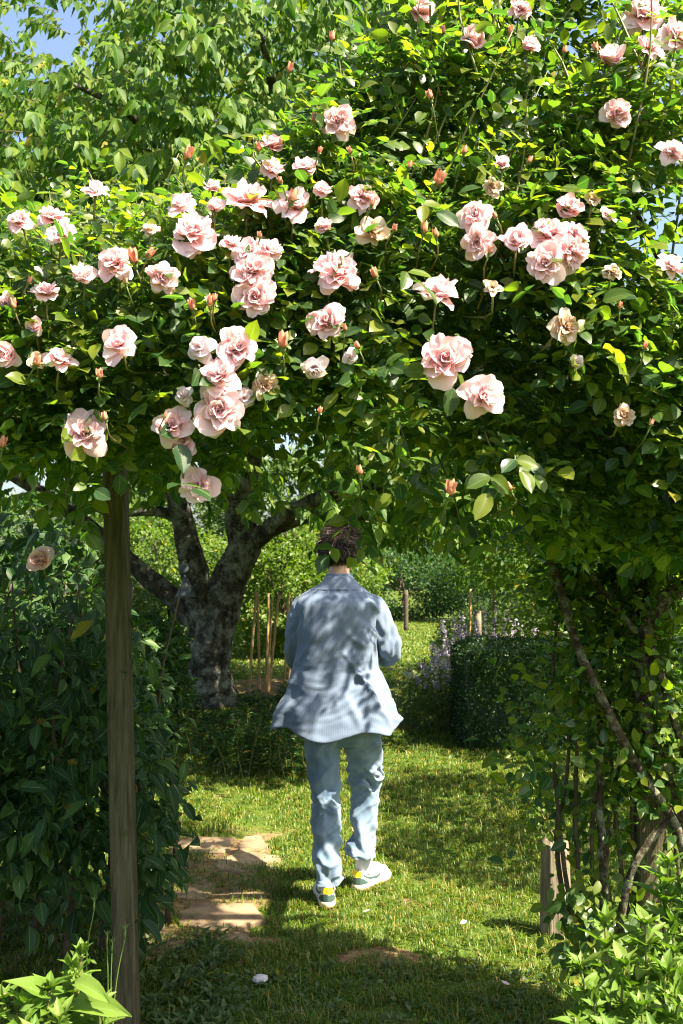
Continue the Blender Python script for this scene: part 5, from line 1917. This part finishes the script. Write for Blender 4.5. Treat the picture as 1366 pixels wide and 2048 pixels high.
ell(HC + (0, 0, .012), (.074, .094, .098), HY)
ell(head_pt(0, .030, -.050), (.058, .062, .066), HY)
ell(head_pt(0, .066, -.088), (.026, .026, .022), HY)          # chin
ell(head_pt(0, .096, -.018), (.012, .020, .024), HY)          # nose
ell(head_pt(0, .094, .004), (.009, .012, .030), HY)
ell(head_pt(0, .082, -.058), (.024, .014, .009), HY)          # mouth
ell(head_pt(0, .074, .030), (.052, .018, .012), HY)           # brow
for sg in (-1, 1):
    ell(head_pt(sg * .079, -.004, -.010), (.009, .020, .032), HY - sg * .35)
    ell(head_pt(sg * .034, .066, -.030), (.022, .02, .018), HY)
nk0, nk1 = P(678, 1200, 4.955), HC + (0, -.018, -.03)
V, F = tube(spline([nk0, .5 * (nk0 + nk1) + (0, -.008, 0), nk1], 8), [.066, .058, .054, .053, .052, .052, .053, .054], 20); bm_.add(V, F)
V, F = tube([P(678, 1440, 4.9), P(678, 1360, 4.9), P(676, 1270, 4.92), P(677, 1215, 4.94), P(677, 1190, 4.95)], [.10, .10, .095, .075, .05], 20); bm_.add(V, F)
for sg, pth, hand_c in ((-1, sl, None), (1, sr, None)):
    V, F = tube(pth[14::6], np.linspace(.040, .028, len(pth[14::6])), 14); bm_.add(V, F)
    w = pth[-1]
    fw = norm(pth[-1] - pth[-6])
    inward = np.array((-sg * .9, .1, 0.0))
    hnd = w + fw * .075
    ell(hnd, (.030, .045, .024))
    side = norm(np.cross(fw, (0, 0, 1.0)))
    for q, (ln, lat) in enumerate([(.070, .030), (.078, .010), (.072, -.010), (.056, -.028)]):
        b = hnd + fw * .035 + side * lat
        V, F = tube(spline([b, b + fw * ln * .5 + (0, 0, -.004), b + fw * ln * .75 + (0, 0, -.03), b + fw * ln * .6 + (0, 0, -.05)], 8), np.linspace(.0095, .008, 8), 8); bm_.add(V, F)
    b = hnd + side * sg * .03
    V, F = tube(spline([b, b + fw * .03 + side * sg * .02, b + fw * .06 + side * sg * .012 + (0, 0, -.015)], 6), np.linspace(.011, .009, 6), 8); bm_.add(V, F)
for tab in (leg_l, leg_r):
    pts = [(.5 * (P(xl, py, Y) + P(xr, py, Y))) for (py, xl, xr, Y, b) in tab]
    pts = [pts[0] + (0, 0, .02)] + pts[1:2] + pts[1:]
    pts[1] = .5 * (pts[0] + pts[2])
    V, F = tube(pts, [.033] + list(np.linspace(.036, .062, len(pts) - 1)), 14); bm_.add(V, F)
raw = bm_.mesh('body', 'skin')
tmp = bpy.data.objects.new('body_tmp', raw)
COL.objects.link(tmp)
rm = tmp.modifiers.new('r', 'REMESH'); rm.mode = 'VOXEL'; rm.voxel_size = .0065; rm.use_smooth_shade = True
sm_ = tmp.modifiers.new('s', 'SMOOTH'); sm_.factor = .5; sm_.iterations = 3
dg = bpy.context.evaluated_depsgraph_get()
me = bpy.data.meshes.new_from_object(tmp.evaluated_get(dg))
bpy.data.objects.remove(tmp)
me.name = 'body'
if not me.materials: me.materials.append(MATS['skin'])
body = link('body', me, person)
for sg in (-1, 1):
    V, F = ellipsoid(head_pt(sg * .031, .078, .006), (.012, .012, .010), 14, 8)
    e = MB().add(V, F).build('eye', 'eye_white', person)
    V, F = ellipsoid(head_pt(sg * .031, .0865, .006), (.0055, .005, .0055), 10, 6)
    MB().add(V, F).build('iris', 'eye_dark', e)

# hair: scalp cap and curly locks
hm = MB()
r8 = np.random.default_rng(400)


def scalp(az, el, k=1.0):
    """az 0 = back of the head, el elevation"""
    x, y, z = math.sin(az) * math.cos(el), -math.cos(az) * math.cos(el), math.sin(el)
    return np.array((x * .079 * k, y * .099 * k, z * .104 * k + .012))


V, F = [], []
na, ne = 40, 18
for i in range(ne + 1):
    for j in range(na):
        az = -math.pi + 2 * math.pi * j / na
        low = np.interp(abs(az), [0, .9, 1.35, 1.7, 2.2, 3.2], [-1.12, -1.05, -.30, .10, .45, .55])
        el = low + (math.pi / 2 - low) * i / ne
        p_ = scalp(az, el, 1.015 + .05 * max(0, math.sin(el)))
        if el < -.35: p_[1] += .022 * min(1, (-.35 - el) / .6); 
        p_ = p_ * (1 + .03 * noise.noise(Vector(tuple(p_ * 60))))
        V.append(head_pt(*p_))
for i in range(ne):
    for j in range(na): F.append((i * na + j, i * na + (j + 1) % na, (i + 1) * na + (j + 1) % na, (i + 1) * na + j))
hm.add(V, F)
for i in range(7000):
    az = r8.uniform(-math.pi, math.pi)
    low = np.interp(abs(az), [0, .9, 1.35, 1.7, 2.2, 3.2], [-1.0, -.95, -.25, .12, .45, .55])
    el = math.asin(r8.uniform(math.sin(low), 1))
    b = scalp(az, el, 1.03)
    if el < -.35: b[1] += .022 * min(1, (-.35 - el) / .6)
    o = norm(b - np.array((0, 0, .0)))
    topness = max(0.0, math.sin(el))
    L = .012 + .052 * np.clip((el + .35) / .8, 0, 1) * r8.uniform(.6, 1.15)
    dn = np.array((0, 0, -1.0)) * (1 - topness) * .8
    sw = np.array((r8.normal() * .55 + .15, .35 * topness + r8.normal() * .3, .25 * topness))
    tg = norm(np.cross(o, r8.normal(size=3)))
    d0 = norm(o * .55 + dn * .5 + sw * .4 + tg * .5)
    d1 = norm(o * -.10 + dn * .9 + sw * .6 + tg * .8)
    p0, p1, p2, p3 = b, b + d0 * L * .4, b + d0 * L * .6 + d1 * L * .3, b + d0 * L * .6 + d1 * L * .75 + r8.normal(size=3) * .004
    side = norm(np.cross(d0, o + r8.normal(size=3) * .6)) * r8.uniform(.0007, .0016)
    V = [p0 - side, p0 + side, p1 - side, p1 + side, p2 - side * .9, p2 + side * .9, p3]
    hm.add([head_pt(*q) for q in V], [(0, 1, 3, 2), (2, 3, 5, 4), (4, 5, 6)])
hm.build('hair', 'hair', person)
